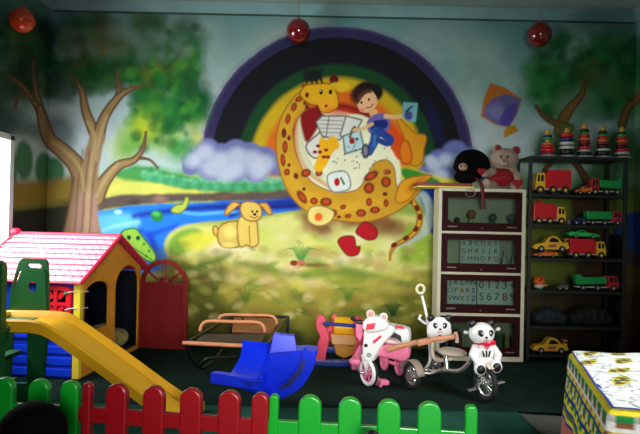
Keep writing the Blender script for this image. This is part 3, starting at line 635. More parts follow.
# red shutter in the window: arched frame with lattice
b = MB(); fs = lambda s, z: (s, hy0-.03, z)
b.frame(arch(-1.80, -1.58, .32, .605, .632, fs), arch(-1.765, -1.615, .352, .585, .603, fs), (0, .028, 0))
for z in (.42, .51): b.box((-1.69, hy0-.018, z), (.16, .018, .022))
b.box((-1.69, hy0-.018, .475), (.024, .02, .25))
for k in range(3):
    for s in (-1, 1): b.box((-1.69+s*.037, hy0-.016, .386+k*.09), (.03, .012, .05), (0, s*.7, 0))
b.build('window_shutter', rd, house)
cut_wall('back_wall', [(hx0, hy1-.025, .012), (hx1-.03, hy1-.025, .012), (hx1-.03, hy1-.025, EZ-.005), (hx0, hy1-.025, EZ-.005)], [], (0, .025, 0), in_shade, house)
# yellow gable with arched window and doorway
fx = lambda s, z: (hx1, s, z)
gz = lambda y: EZ+(AZ-EZ)*(1-abs(y-HM)/(HM-hy0+.07))-.012
gable = [(hx1, hy0, .012), (hx1, hy1, .012), (hx1, hy1, gz(hy1)), (hx1, HM, AZ-.014), (hx1, hy0, gz(hy0))]
wa = arch(hy0+.045, 4.14, .30, .56, .64, fx); da = arch(4.235, 4.655, .04, .56, .715, fx)
cut_wall('gable_wall', gable, [wa, da], (-.012, 0, 0), ye, house)
b = MB(); fo = lambda s, z: (hx1+.0, s, z)
b.frame(arch(hy0+.03, 4.155, .28, .56, .662, fo), arch(hy0+.045, 4.14, .30, .56, .64, fo), (.006, 0, 0))
b.build('window_surround', ye, house)
b = MB(); b.frame(arch(4.20, 4.69, .012, .56, .745, fo), arch(4.235, 4.655, .04, .56, .715, fo), (.006, 0, 0)); b.build('doorway_surround', ye, house)
b = MB()                                                # brick pattern pressed into the gable: small raised blocks
for r in range(5):
    for k in range(4):
        y = hy0+.075+k*.085+(r % 2)*.03; b.box((hx1+.002, y, .06+r*.045), (.007, .066, .030), bev=.003)
for (y, z) in [(4.183, .1+.065*k) for k in range(9)]: b.box((hx1+.004, y, z), (.010, .022, .040), bev=.003)
for k in range(5):
    t = k/5; y = hy0+.16+t*.26; b.box((hx1+.003, y, gz(y)-.075), (.010, .05, .024), (math.atan2(AZ-EZ, HM-hy0), 0, 0), bev=.004)
b.build('raised_bricks', ye, house)
MB().box((hx1-.012, hy0-.002, .33), (.05, .04, .63), bev=.008).build('corner_post', yb, house)
cut_wall('far_wall', [(hx0, y, z) for (_, y, z) in gable], [], (.03, 0, 0), in_shade, house)
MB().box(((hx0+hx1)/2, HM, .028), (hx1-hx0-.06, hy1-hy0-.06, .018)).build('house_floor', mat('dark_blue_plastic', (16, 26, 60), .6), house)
# door swung open along the painted wall
dx0, dy = hx1+.03, 4.615; dw, dh = .40, .755; f_ = lambda s, z: (s, dy, z)
n_ = 22; out = arch(dx0, dx0+dw, .03, .55, dh, f_, n_); inn = arch(dx0+.032, dx0+dw-.032, .06, .55, dh-.035, f_, n_)
door = MB().frame(out, inn, (0, .03, 0)).build('door', drd, house, 'dark red arched door standing open')
b = MB(); cxd = dx0+dw/2
b.box((cxd, dy+.018, .30), (dw-.06, .016, .49))
for (x, z, a, c) in [(cxd-.085, .17, .13, .17), (cxd+.085, .17, .13, .17), (cxd-.085, .42, .13, .2), (cxd+.085, .42, .13, .2)]:
    b.frame([(x-a/2, dy+.012, z-c/2), (x+a/2, dy+.012, z-c/2), (x+a/2, dy+.012, z+c/2), (x-a/2, dy+.012, z+c/2)], [(x-a/2+.014, dy+.012, z-c/2+.014), (x+a/2-.014, dy+.012, z-c/2+.014), (x+a/2-.014, dy+.012, z+c/2-.014), (x-a/2+.014, dy+.012, z+c/2-.014)], (0, -.012, 0))
b.build('door_panel', drd, door)
b = MB(); b.box((cxd, dy+.014, .55), (dw-.05, .026, .034), bev=.004)
for ang in (38, 90, 142):
    a = math.radians(ang); L = .185 if ang == 90 else .19
    b.tube([(cxd+.03*math.cos(a), dy+.014, .565), (cxd+L*math.cos(a), dy+.014, .555+L*math.sin(a)*.93)], .0105, 8)
b.ell((cxd, dy+.014, .575), (.045, .014, .034)); b.build('fanlight', drd, door)
# tie cords on the corner
for z in (.592, .482): b = MB(); b.tube([(-1.615, hy0-.034, z-.01), (-1.59, hy0-.03, z), (-1.55, hy0-.026, z+.004), (-1.512, hy0-.01, z+.002), (-1.508, hy0+.06, z-.004)], .0035, 6); b.build('tie_cord', mat('white_cord', (226, 230, 230), .7), house); 
MB().ell((-1.612, hy0-.036, .583), (.012, .010, .010)).build('cord_knot', mat('green_plastic_bead', (40, 160, 90), .5), house)
# cloth bundle seen in the doorway
b = MB(); rs = random.Random(5)
for k in range(9): b.ell((-1.74+rs.uniform(-.12, .12), 4.45+rs.uniform(-.14, .14), .12+rs.uniform(-.02, .06)), (.09, .08, .06), (rs.uniform(-1, 1), rs.uniform(-1, 1), 0))
o = b.build('cloth_bundle', mat('mottled_beige_cloth', (150, 140, 84), .9, vary=.5, vscale=14)); fuse(o, .012); tag(o, 'crumpled beige cloth bundle on the floor inside the playhouse doorway', 'cloth'); recenter(o)

house.rotation_euler.z = -0.10; house.location.x -= .002; house.location.y += .02
# ================================================================== slide
slide = thing('slide', 'small yellow plastic slide with a dark green ladder tower', 'slide', (-1.45, 3.08, .012))
yn, yf = 2.94, 3.225; gd = mat('dark_green_plastic', (22, 92, 44), .42, coat=.15); ys = mat('golden_plastic', (226, 168, 24), .5, spec=.3)
prof = catmull([(-1.80, .535), (-1.62, .538), (-1.50, .538), (-1.42, .522), (-1.30, .452), (-1.10, .322), (-.92, .200), (-.785, .112), (-.70, .070), (-.64, .050)], 5)
def chute_rows(dz, wy0, wy1): return [[(x, wy0, z+dz) for x, z in prof], [(x, wy1, z+dz) for x, z in prof]]
b = MB(); nP = len(prof); sec = lambda x, z, i: [(x, yn-.012, z-.055), (x, yn-.014, z+.002), (x, yn+.0, z+.012), (x, yn+.016, z+.004), (x, yn+.032, z-.028), (x, yf-.032, z-.028), (x, yf-.016, z+.004), (x, yf, z+.012), (x, yf+.014, z+.002), (x, yf+.012, z-.055), (x, yf, z-.048), (x, yn, z-.048)]
rows = [sec(x, max(z, .048), i) for i, (x, z) in enumerate(prof)]
for r in rows: r.append(r[0])
b.strip(rows)
bmesh.ops.remove_doubles(b.bm, verts=b.bm.verts[:], dist=1e-5)
bmesh.ops.holes_fill(b.bm, edges=[e for e in b.bm.edges if len(e.link_faces) == 1], sides=0)
b.build('chute', ys, slide)
b = MB(); b.box((-1.80, (yn+yf)/2, .530), (.05, yf-yn+.03, .028), bev=.008); b.build('platform_lip', yb, slide)
def tower(y, th):
    f = lambda x, z: (x, y, z)
    outl = [f(-1.86, .012), f(-1.605, .012), f(-1.60, .30), f(-1.60, .82)]+[f(-1.605, .845), f(-1.625, .862), f(-1.76, .872), f(-1.785, .862), f(-1.80, .84), f(-1.86, .66), f(-1.90, .40), f(-1.92, .012)]
    c = (-1.708, .715); hole = [f(c[0]+.036*math.cos(2*PI*k/18), c[1]-.0+.042*math.sin(2*PI*k/18)) for k in range(18)]
    slot = [f(-1.735+.0, .835), f(-1.66, .832), f(-1.645, .818), f(-1.65, .800), f(-1.725, .803), f(-1.745, .815)]
    slot2 = [f(-1.775, .79), f(-1.755, .79), f(-1.79, .69), f(-1.812, .66), f(-1.825, .67)]
    low = [f(-1.82, .08), f(-1.70, .08), f(-1.70, .36), f(-1.82, .33)]
    cut_wall('tower_side', outl, [hole, slot, slot2, low], (0, th, 0), gd, slide)
tower(2.845, .045)
T = lambda u, v: tuple(W(u, v, 3.27))
ring_ = lambda cu, cv, ru, rv, Y: [tuple(W(cu+ru*math.cos(2*PI*k/20), cv+rv*math.sin(2*PI*k/20), Y)) for k in range(20)]
outl = [(-1.86, 3.27, .012), (-1.615, 3.27, .012), T(46, 320), T(45.5, 275), T(44.5, 262), T(42, 259.3), T(20, 258.3), T(16.5, 260.5), T(13.5, 268), T(7, 290), T(2, 330)]
cut_wall('tower_side', outl, [ring_(29.5, 287, 5.2, 5.6, 3.27), [T(25, 263.5), T(37, 263.7), T(39.5, 266), T(38, 268.6), T(25.5, 268), T(23.5, 265.5)], [T(14.5, 272), T(18.5, 270), T(11, 289), T(9.3, 288)], [T(9, 334), T(24, 334), T(24, 384), T(6, 384)]], (0, .022, 0), gd, slide)
b = MB()
b.bm.free(); cut_wall('tower_panel', [tuple(W(u, v, 3.256)) for u, v in ((19, 270), (21, 269), (41, 270), (43, 273), (44, 313), (6.5, 313), (7.5, 300))], [ring_(29.5, 287, 4.8, 5.2, 3.256)], (0, .012, 0), gd, slide)
b = MB()
for z in (.14, .30, .45): b.box((-1.80+z*.12, 3.06, z), (.07, .40, .03), bev=.01)
b.build('ladder_step', gd, slide)
MB().box((-1.70, 3.07, .50), (.20, .36, .03), bev=.008).build('platform', gd, slide)
b = MB(); b.tube([(-1.86, 2.93, .05), (-1.62, 2.93, .46)], .014, 8); b.build('tower_brace', gd, slide)

slide.rotation_euler.z = -0.05

# ================================================================== picket fence, three interlocking panels
gr = mat('bright_green_plastic', (10, 150, 36), .34, coat=.35); rf = mat('crimson_plastic', (138, 8, 18), .34, coat=.3)
def fence(p0, p1, xs, full, m, label, group=None):
    """p0,p1 ends (x,y); xs = picket centres as fractions; full = list of picket widths"""
    a, c = Vector((*p0, 0)), Vector((*p1, 0)); d = (c-a).normalized(); nrm = Vector((-d.y, d.x, 0)); L = (c-a).length
    t = thing('picket_fence', label, 'fence', ((a.x+c.x)/2, (a.y+c.y)/2, .002)); H = .515
    for s, wd, style in xs:
        q = a+d*(s*L); hw = wd/2; z1 = H-.010
        if style == 'round': pts = [(-hw, .0)]+[(hw, .0)]+[(hw, z1-hw*.9)]+[(hw*math.cos(PI*k/12), z1-hw*.9+hw*1.0*math.sin(PI*k/12)) for k in range(1, 12)]+[(-hw, z1-hw*.9)]
        else: pts = [(-hw, 0), (hw, 0), (hw, z1-.012), (hw*.6, z1), (-hw*.6, z1), (-hw, z1-.012)]
        b = MB(); b.prism([q-nrm*.016+d*x+Vector((0, 0, z+.003)) for x, z in pts], nrm*.032, .007, 3); b.build('picket', m, t)
    for z in (.395, .13):
        b = MB(); e = (a+c)/2; b.box((e.x, e.y, z), (L-.004, .020, .055), (0, 0, math.atan2(d.y, d.x)), bev=.006); b.build('rail', m, t)
    return t
def FP(u, v, h=.505): p = G(u, v, h); return (p.x, p.y)
A0, A1, A2, A3 = FP(-30, 377.5), FP(79, 382.5), FP(267, 394.5), FP(476, 406)
def fr(p0, p1, us, v0, v1):
    out = []
    for u in us:
        q = FP(u, v0+(v1-v0)*(u-us[0])/(us[-1]-us[0])); L = (Vector(p1)-Vector(p0)).length; out.append((Vector(q)-Vector(p0)).dot((Vector(p1)-Vector(p0)).normalized())/L)
    return out
W1 = .077
s1 = fr(A0, A1, [-27, 6, 41, 72], 377, 382); s2 = fr(A1, A2, [85, 116.5, 154, 191.5, 230, 261], 384, 394); s3 = fr(A2, A3, [273, 310, 350, 389, 429.5, 471], 396, 406)
fence(A0, A1, [(s1[0], W1, 'round'), (s1[1], W1, 'round'), (s1[2], W1, 'round'), (s1[3]-.006, .068, 'round')], 0, gr, 'short green picket fence panel at the left, in front of the slide tower')
fence(A1, A2, [(s2[0]+.009, .032, 'flat')]+[(s, W1, 'round') for s in s2[1:5]]+[(s2[5], .060, 'round')], 0, rf, 'red picket fence panel between the two green ones')
fence(A2, A3, [(s3[0]+.004, .032, 'flat')]+[(s, W1, 'round') for s in s3[1:5]]+[(s3[5], .040, 'flat')], 0, gr, 'long green picket fence panel at the right, in front of the tricycles')
bk = mat('matte_black_rubber', (12, 12, 12), .45, bump=.3, bscale=60)
c = W(32, 434, 1.75); zt = c.z+.100
o = MB().lathe([(0, .004), (.085, .004), (.09, .02), (.08, .15), (.075, zt-.22), (.092, zt-.15)]+[(.103*math.cos(a), zt-.105+.105*math.sin(a)) for a in [k*PI/20-.4 for k in range(0, 12)] if a < PI/2-.1]+[(0, zt)], (c.x, c.y, 0), n=36).build('black_dome', mat('dark_black_vinyl', (3, 3, 3), .9, spec=.06, bump=.5, bscale=90))  # unidentified black dome, stem and foot added to reach the floor
tag(o, 'rounded black object poking up in front of the left green fence panel', 'stool'); recenter(o)
c = W(372, 436, 1.72); zt = c.z+.018
o = MB().lathe([(0, .004), (.05, .004), (.05, .015), (.014, .03), (.014, zt-.05)]+[(.026*math.cos(a), zt-.026+.026*math.sin(a)) for a in (-1, -.5, 0, .5, 1, 1.3)]+[(0, zt)], (c.x, c.y, 0)).build('black_post', bk)
tag(o, 'small black rounded knob at the foot of the long green fence panel', 'post'); recenter(o)

# ================================================================== metal rocking bench frame with copper arm bars
cop = mat('copper_brown_bar', (214, 138, 96), .4, vary=.1); bkm = mat('black_metal_tube', (18, 20, 18), .4, metal=.3); brn = mat('brown_seat_board', (136, 80, 46), .5, vary=.2, vscale=12)
rk = thing('rocking_bench', 'black metal rocking frame with copper coloured arm bars and brown seat', 'rocking bench', (-.52, 4.08, .02))
nl, nr, fr_, fl = W(186, 343, 3.62), W(266, 347, 3.62), W(288, 317, 4.52), W(232, 316, 4.52)
b = MB(); b.tube([nl, fl], .012); b.tube([nr, fr_], .012); b.tube([fl, fr_], .012); b.build('top_frame', bkm, rk)
MB().tube([nl+V3(.02, 0, .0), nr], .019, 10, squash=.7).tube([nl-V3(.022, 0, 0), nl+V3(.02, 0, 0)], .012).build('front_bar', cop, rk)
def loop(u0, u1, v0, v1, vt, Y):
    p0, p1 = W(u0, v0, Y), W(u1, v1, Y); h = W(u0, vt, Y).z
    return catmull([p0, p0+V3(.012, 0, (h-p0.z)*.6), V3(p0.x+.06, Y, h), V3((p0.x+p1.x)/2, Y, h), V3(p1.x-.06, Y, h-.0), p1+V3(-.012, 0, (h-p1.z)*.6), p1], 6)
MB().tube(loop(200, 265, 331, 332, 321, 3.95), .0115, 10).build('arm_bar', cop, rk)
MB().tube(loop(219, 277, 319, 324, 314.5, 4.28), .0115, 10).build('arm_bar', cop, rk)
q = [W(234, 317, 4.46), W(280, 318, 4.46), W(273, 331.5, 4.2), W(232, 330, 4.2)]
b = MB(); b.prism(q, (0, .0, -.02), .003); b.build('seat', brn, rk)
b = MB(); q2 = [W(196, 340, 3.70), W(262, 341, 3.70), W(266, 334, 3.9), W(204, 334, 3.9)]
b.prism(q2, (0, 0, -.02), .003); b.build('seat', mat('dark_brown_seat_board', (52, 40, 28), .6, vary=.2), rk)
for s, (p, r_) in enumerate(((nl, fl), (nr, fr_))):
    b = MB(); x = p.x; mid = (p.y+r_.y)/2; pts = [(p.x, p.y, p.z)]
    pts += [(p.x+.01, p.y+.08, p.z*.62), (p.x+.03, p.y+.22, .09), (p.x+.06, mid-.08, .045), (r_.x-.04 if s == 0 else r_.x, mid+.22, .09), (r_.x, r_.y-.05, r_.z*.62), (r_.x, r_.y, r_.z)]
    b.tube(catmull(pts, 6), .012); b.build('rocker', bkm, rk)
b = MB(); b.tube(catmull([(nl.x+.04, 3.86, .075), (nl.x+.08, 3.84, .13), (nl.x+.16, 3.84, .15), (nr.x-.06, 3.84, .15), (nr.x+.02, 3.86, .09)], 6), .011)
b.build('cross_tube', bkm, rk); MB().tube([(fl.x, 4.35, .12), (fr_.x, 4.35, .12)], .011).build('cross_tube', bkm, rk); MB().tube([W(243, 318, 4.4), W(240, 340, 4.3)], .01).build('strut', bkm, rk)

# ================================================================== blue rocker
blr = mat('royal_blue_plastic', (6, 42, 214), .32, spec=.35)
rb = thing('seesaw_rocker', 'shiny royal blue plastic rocker with scooped seat', 'rocker', (-.30, 3.38, .012))
Yb = 3.30; px = lambda u, v, y=Yb: W(u, v, y)
# crescent body facing the viewer
outl = [(257, 379), (262, 369), (266, 358), (270, 352), (284, 351.5), (298, 351), (306, 350.5), (317, 352), (315, 362), (310, 374), (303, 385), (294, 394), (283, 400), (272, 399.5), (262, 395), (252, 387)]
b = MB(); b.prism([px(*p) for p in outl], (.01, .13, 0), .005, 3); b.build('side_panel', blr, rb)
b = MB()      # raised outer rim of the crescent
rim = catmull([(311, 353, 0), (309, 362, 0), (303, 374, 0), (294, 385, 0), (284, 391, 0), (272, 393, 0)], 5); 
inner = [px(p[0]-6.5, p[1]-4.5, Yb-.02) for p in rim]; outer = [px(p[0]+5, p[1]+5, Yb-.02) for p in rim]
b.strip([inner, outer]); bmesh.ops.recalc_face_normals(b.bm, faces=b.bm.faces[:])
q_ = bmesh.ops.extrude_face_region(b.bm, geom=b.bm.faces[:]); bmesh.ops.translate(b.bm, vec=(0, .03, 0), verts=[g for g in q_['geom'] if isinstance(g, bmesh.types.BMVert)])
b.build('rocker_rim', blr, rb)
b = MB(); gv = [px(303, 360, Yb-.024), px(306, 362, Yb-.024), px(300, 376, Yb-.024), px(290, 387, Yb-.024), px(281, 391, Yb-.024), px(279, 389, Yb-.024), px(288, 382, Yb-.024), px(297, 372, Yb-.024)]
b.prism(gv, (0, .006, 0)); b.build('groove_shade', mat('recess_shade_blue', (8, 16, 84), .5), rb)  # dark blue strip on the rim stands in for the recess's shade
# tall block backrest
b = MB(); b.prism([px(273.5, 334.5, 3.285), px(294, 336.8, 3.285), px(297, 352, 3.27), px(269.5, 354.5, 3.27)], (.0, .045, 0), .003, 2); b.build('backrest', blr, rb)
# scooped seat on the left: band of width (23,2) px swept along a curve, thick
sc = [(242.5, 341, 3.36), (242, 348, 3.33), (240.5, 356, 3.28), (237, 364, 3.22), (232.5, 371, 3.15), (231, 377, 3.06), (232, 379.5, 2.98)]
sc = catmull(sc, 5); A = [W(*p) for p in sc]; Wd = Vector((.148, -.02, -.008))
Bp = [a+Wd for a in A]; thk = Vector((.035, .05, -.015))
b = MB(); rows = []
for k in range(len(A)):
    t = k/(len(A)-1); th = thk*(1-.4*t); rows.append([A[k], A[k]+Wd*.5+Vector((0, .004, -.006)), Bp[k], Bp[k]+th, A[k]+th, A[k]])
b.strip(rows); bmesh.ops.remove_doubles(b.bm, verts=b.bm.verts[:], dist=1e-5); bmesh.ops.holes_fill(b.bm, edges=[e for e in b.bm.edges if len(e.link_faces) == 1], sides=0)
b.build('seat', blr, rb, ang=50)
b = MB()     # cheek joining the scoop to the body
b.prism([W(263.5, 352, 3.32), W(267, 357, 3.34), W(270, 360, 3.34), W(266, 372, 3.3), W(262, 392, 3.22), W(252, 390, 3.16), W(245, 386, 3.12), W(256, 378, 3.14), W(261, 366, 3.24)], (.02, .10, 0), .006); b.build('seat_cheek', blr, rb)
b = MB(); b.prism([W(210, 374, 3.0), W(237, 378, 2.97), W(256, 380, 3.02), W(262, 393, 3.08), W(238, 388.5, 2.97), W(210, 385, 3.0)], (.02, .05, 0), .006, 3)
b.build('footrest', blr, rb)
b = MB(); b.prism([W(212, 376, 3.04), W(236, 379, 3.02), W(250, 379, 3.12), (W(250, 379, 3.12)+V3(0, .16, .0)), W(216, 375, 3.2)], (0, 0, -.03), .004); b.build('foot_tray', blr, rb)
MB().prism([W(240, 386, 3.05), W(262, 393, 3.1), W(280, 399, 3.30), W(262, 396, 3.42), W(244, 388, 3.3)], (0, 0, -.02), .004).build('belly', blr, rb)

# ================================================================== pink rocking seat with yellow roller
rp = thing('rocking_toy', 'pink rocking seat with yellow drum and blue bars by the painted wall', 'rocking toy', (.12, 4.38, .02))
pkp = mat('rose_pink_plastic', (214, 60, 88), .4); ypl = mat('amber_plastic', (232, 170, 20), .4)
def hside(u0, v0, sx, sz, Y, th, kind):
    sh = {'full': [(0, 0), (3, -3), (7, -2), (9, 3), (8, 8), (10, 12), (12, 20), (11, 28), (9, 36), (8, 44), (3, 44), (-3, 43), (-2, 34), (1, 25), (3, 18), (0, 12), (-1, 6)],
          'short': [(0, 0), (2, -3), (5, -2), (5, 4), (4, 9), (5, 14), (4, 22), (0, 24), (-6, 22), (-7, 14), (-3, 10), (0, 6)]}[kind]
    pts = catmull([(u0+x*sx, v0+y*sz, 0) for x, y in sh], 3, True)
    return MB().prism([W(p[0], p[1], Y) for p in pts], (0, th, 0), .006)
hside(317, 320, 1.0, 1.0, 4.20, .05, 'full').build('side_panel', pkp, rp, ang=60)
hside(332, 319, 1.0, 1.0, 4.50, .05, 'short').build('side_panel', pkp, rp, ang=60)
hside(354, 322, 1.0, 1.12, 4.16, .05, 'full').build('side_panel', pkp, rp, ang=60)
p0, p1 = W(334, 328, 4.45), W(357, 329, 4.45)
MB().lathe([(0, 0), (.072, 0), (.078, .01), (.078, (p1-p0).length-.01), (.072, (p1-p0).length), (0, (p1-p0).length)], p0, p1-p0, 24).build('drum', ypl, rp)
b = MB(); q = [W(330, 335, 4.36), W(357, 337, 4.36), W(356, 347, 4.34), (W(332, 346, 4.34))]; b.prism(q, (0, .04, 0), .006); b.build('seat_board', mat('ochre_plastic', (186, 122, 24), .45), rp)
b = MB(); q = [W(334, 346, 4.4), W(355, 347, 4.4), W(353, 356, 4.4), W(344, 360, 4.4), W(336, 356, 4.4)]; b.prism(q, (0, .03, 0), .005); b.build('footrest', mat('ochre_plastic', (186, 122, 24), .45), rp)
dbl = mat('deep_blue_bar', (18, 44, 130), .4)
MB().tube([W(323, 325, 4.19), W(362, 328, 4.15)], .013).build('handle_bar', dbl, rp)
b = MB(); b.box(((W(314, 363, 4.22)+W(358, 366, 4.22))/2), (.36, .05, .05), bev=.01); b.build('base_rail', dbl, rp); MB().box((.13, 4.5, .06), (.36, .05, .05), bev=.01).build('base_rail', dbl, rp)
MB().tube([W(351, 319, 4.17), W(358, 324, 4.17)], .014).build('grip', mat('black_grip', (16, 16, 16), .6), rp)
# ================================================================== tricycle pieces
wht = mat('white_plastic', (238, 236, 234), .32, coat=.3); pnk = mat('pink_plastic', (240, 120, 160), .35, coat=.2); hpk = mat('hot_pink_sticker', (222, 26, 66), .35)
blk = mat('black_plastic', (12, 12, 13), .4); tyr = mat('black_tyre', (20, 20, 20), .7); chm = mat('chrome_tube', (214, 214, 210), .22, metal=.85); bge = mat('pale_beige_plastic', (222, 204, 184), .5)
def wheel(parent, c, R, wd, axis, tm, hm, name='wheel', spokes=10, hub=.3):
    c = Vector(c); ax = Vector(axis).normalized(); tw = MB().ring(c, R-wd*.5, wd*.5, ax, 32, 10).build(name, tm, parent)
    b = MB(); q = ax.to_track_quat('Z', 'Y'); b.ring(c, R-wd*1.05, wd*.22, ax, 28, 6)
    for k in range(spokes):
        a = 2*PI*k/spokes; d = q @ Vector((math.cos(a), math.sin(a), 0)); b.tube([c+d*R*.12, c+d*(R-wd)], .0032 if spokes > 8 else .008, 6)
    b.disc(c, R*hub, wd*1.1, ax, 18, .002); b.build('wheel_hub', hm, tw); return tw
# ---- pink and white tricycle
tri = thing('tricycle', 'pink and white tricycle with little bear ears, left of the panda tricycle', 'tricycle', (.46, 3.80, .014))
fwc = W(367.5, 374, 3.72); fwc.z = .014+.090
wheel(tri, fwc, .090, .026, (.80, .42, 0), wht, pnk, 'front_wheel', 6, .34)
MB().ring(fwc+V3(.02, .01, 0), .079, .010, (.80, .42, 0), 30, 8).build('tyre', tyr, tri)
rw = W(399, 371, 3.98); rw.z = .014+.075; wheel(tri, rw, .075, .03, (.92, .2, 0), pnk, pnk, 'rear_wheel', 5, .4)
rw2 = W(384, 364, 4.12); rw2.z = .014+.075; wheel(tri, rw2, .075, .03, (.92, .2, 0), pnk, pnk, 'rear_wheel', 5, .4)
b = MB(); b.tube([fwc+V3(-.05, -.02, 0), fwc+V3(.05, .025, 0)], .009); b.tube([fwc+V3(.05, .025, 0), fwc+V3(.075, .02, -.045)], .009); b.tube([fwc+V3(-.05, -.02, 0), fwc+V3(-.075, -.03, .045)], .009); b.build('crank', chm, tri)
pd = W(383, 382, 3.70); MB().box((pd.x, pd.y, pd.z), (.07, .06, .035), (0, .1, .4), bev=.012).box((pd.x-.028, pd.y, pd.z-.005), (.02, .07, .045), (0, .1, .4), bev=.006).build('pedal', pnk, tri)
pd = W(353, 363, 3.70); MB().box((pd.x+.01, pd.y, pd.z+.01), (.06, .06, .035), (0, .1, .4), bev=.012).build('pedal', pnk, tri)
# fork and fairing
MB().prism([W(361, 355, 3.70), W(373, 356, 3.70), W(371, 374, 3.70), W(366, 376, 3.70)], (0, .035, 0), .008).build('fork', wht, tri)
nose = catmull([(364, 331, 0), (372, 326, 0), (386, 325, 0), (395, 329, 0), (391, 336, 0), (384, 343, 0), (378, 352, 0), (374, 361, 0), (364, 361, 0), (362, 350, 0), (363, 340, 0)], 4, True)
MB().prism([W(p[0], p[1], 3.69) for p in nose], (.03, .09, 0), .016, 3).build('front_fairing', wht, tri, ang=60)
b = MB(); cowl = catmull([(362, 327, 0), (365, 320, 0), (373, 316.5, 0), (383, 319, 0), (389, 326, 0), (384, 331, 0), (373, 333, 0), (365, 332, 0)], 4, True)
b.prism([W(p[0], p[1], 3.66) for p in cowl], (.02, .10, .0), .02, 3); b.build('windshield_cowl', wht, tri, ang=60)
tank = catmull([(384, 325, 0), (394, 326, 0), (404, 328, 0), (409, 332, 0), (409, 345, 0), (406, 356, 0), (401, 357, 0), (400, 345, 0), (398, 337, 0), (390, 336, 0), (384, 340, 0), (376, 352, 0), (374, 344, 0), (378, 333, 0)], 4, True)
MB().prism([W(p[0], p[1], 3.78) for p in tank], (.03, .10, 0), .012, 2).build('backrest', wht, tri, ang=60)
body = catmull([(376, 350, 0), (386, 345, 0), (398, 345, 0), (408, 348, 0), (410, 356, 0), (404, 362, 0), (394, 360, 0), (384, 358, 0), (377, 356, 0)], 4, True)
MB().prism([W(p[0], p[1], 3.76) for p in body], (.03, .14, 0), .014, 3).build('lower_body', pnk, tri, ang=60)
sc_ = W(392, 341, 3.82); MB().ell(sc_, (.075, .07, .026), (0, .12, .2)).build('seat', mat('pale_pink_cushion', (228, 196, 190), .6), tri)
MB().prism([W(383, 335, 3.745), W(392, 331, 3.745), W(401, 336, 3.745), W(402, 343, 3.745), W(396, 338, 3.745), W(388, 337, 3.745), W(382, 342, 3.745)], (0, .01, 0), .003).build('seat_trim', blk, tri)
b = MB()
b.prism([W(367, 324, 3.645), W(376, 323, 3.645), W(374, 329, 3.645), W(366, 330, 3.645)], (0, .012, 0), .003)
b.prism([W(373, 341, 3.675), W(381, 335, 3.675), W(382, 337, 3.675), W(374, 344, 3.675)], (0, .012, 0), .002)
b.prism([W(392, 325, 3.765), W(403, 326, 3.765), W(405, 329, 3.765), W(393, 328, 3.765)], (0, .012, 0), .002); b.build('sticker', hpk, tri)
b = MB(); b.ell(W(366, 345.5, 3.68), (.012, .012, .012)); b.build('headlamp', blk, tri)
MB().ring(W(369, 355, 3.685), .012, .003, (0, 1, 0)).ell(W(369, 355, 3.685), (.005, .004, .005)).build('badge', mat('grey_print', (120, 120, 128), .5), tri)
b = MB(); hb0, hb1 = W(358, 322, 3.70), W(394, 328, 3.74); b.tube([hb0, (hb0+hb1)/2+V3(0, .03, .01), hb1], .011); b.build('handlebar', pnk, tri)
MB().tube([hb0-V3(.012, 0, -.002), hb0+V3(.03, .0, 0)], .015).build('grip', blk, tri); MB().tube([hb1-V3(.03, 0, -.002), hb1+V3(.015, 0, 0)], .013).build('grip', blk, tri)
MB().prism([W(356, 324, 3.70), W(362, 323, 3.70), W(363, 334, 3.70), W(360, 342, 3.70), W(356, 336, 3.70)], (0, .03, 0), .006).build('side_fairing', pnk, tri)
MB().prism([W(352, 360, 3.86), W(360, 345, 3.86), W(366, 350, 3.86), W(361, 371, 3.86), W(352, 370, 3.86)], (0, .04, 0), .008).build('footboard', pnk, tri)
for (u, v, r, m_, i_) in ((370.5, 314, .030, bge, 0), (383.5, 317, .029, pnk, 1)):
    ec = W(u, v, 3.70); e = MB().ell(ec, (r, r*.55, r*.98)).build('ear', wht if i_ else bge, tri); MB().ell(ec-V3(0, r*.4, 0), (r*.6, r*.35, r*.6)).build('inner_ear', mat('dusty_pink_plush', (214, 150, 140), .7), e)
MB().tube([W(370.5, 318, 3.7), W(372, 322, 3.7)], .014).tube([W(383, 320, 3.7), W(382, 324, 3.7)], .012).build('ear_mount', wht, tri)
b = MB(); b.tube([fwc+V3(0, .02, .10), W(385, 352, 3.85), W(398, 360, 3.98), rw], .016); b.tube([rw, rw2], .012); b.build('frame_tube', pnk, tri)

# ---- panda tricycle
pt = thing('tricycle', 'panda tricycle with white panda at the handlebar, panda backrest and push handle', 'tricycle', (.80, 3.68, .014))
axf = (.93, .36, 0)
fw = W(485.5, 384, 3.44); fw.z = .014+.110; wheel(pt, fw, .110, .034, axf, tyr, chm, 'front_wheel', 14, .14)
rl = W(412, 376, 3.66); rl.z = .014+.088; wheel(pt, rl, .088, .030, (.9, .42, 0), tyr, chm, 'rear_wheel', 12, .34)
rr = W(437, 366, 3.98); rr.z = .014+.088; wheel(pt, rr, .088, .030, (.9, .42, 0), tyr, chm, 'rear_wheel', 12, .34)
b = MB()   # rear mudguard, arched shell over the left rear wheel
ax = Vector((.9, .42, 0)).normalized(); qd = ax.to_track_quat('Z', 'Y'); rows = []
tng = Vector((ax.y, -ax.x, 0))
for k in range(13):
    a = math.radians(10+k*13); d = tng*math.cos(a)+V3(0, 0, 1)*math.sin(a); rows.append([rl+d*.100+ax*s for s in (-.028, -.01, .01, .03)])
b.strip(rows); o = b.build('mudguard', mat('grey_brown_plastic', (150, 132, 118), .5), pt); solidify(o, .005, 0)
b = MB(); b.tube([rl, rr], .010); b.tube(catmull([(rl+rr)/2, W(432, 372, 3.8), W(446, 371, 3.72), W(460, 371, 3.62), W(470, 362, 3.56), W(474, 352, 3.54)], 5), .015)
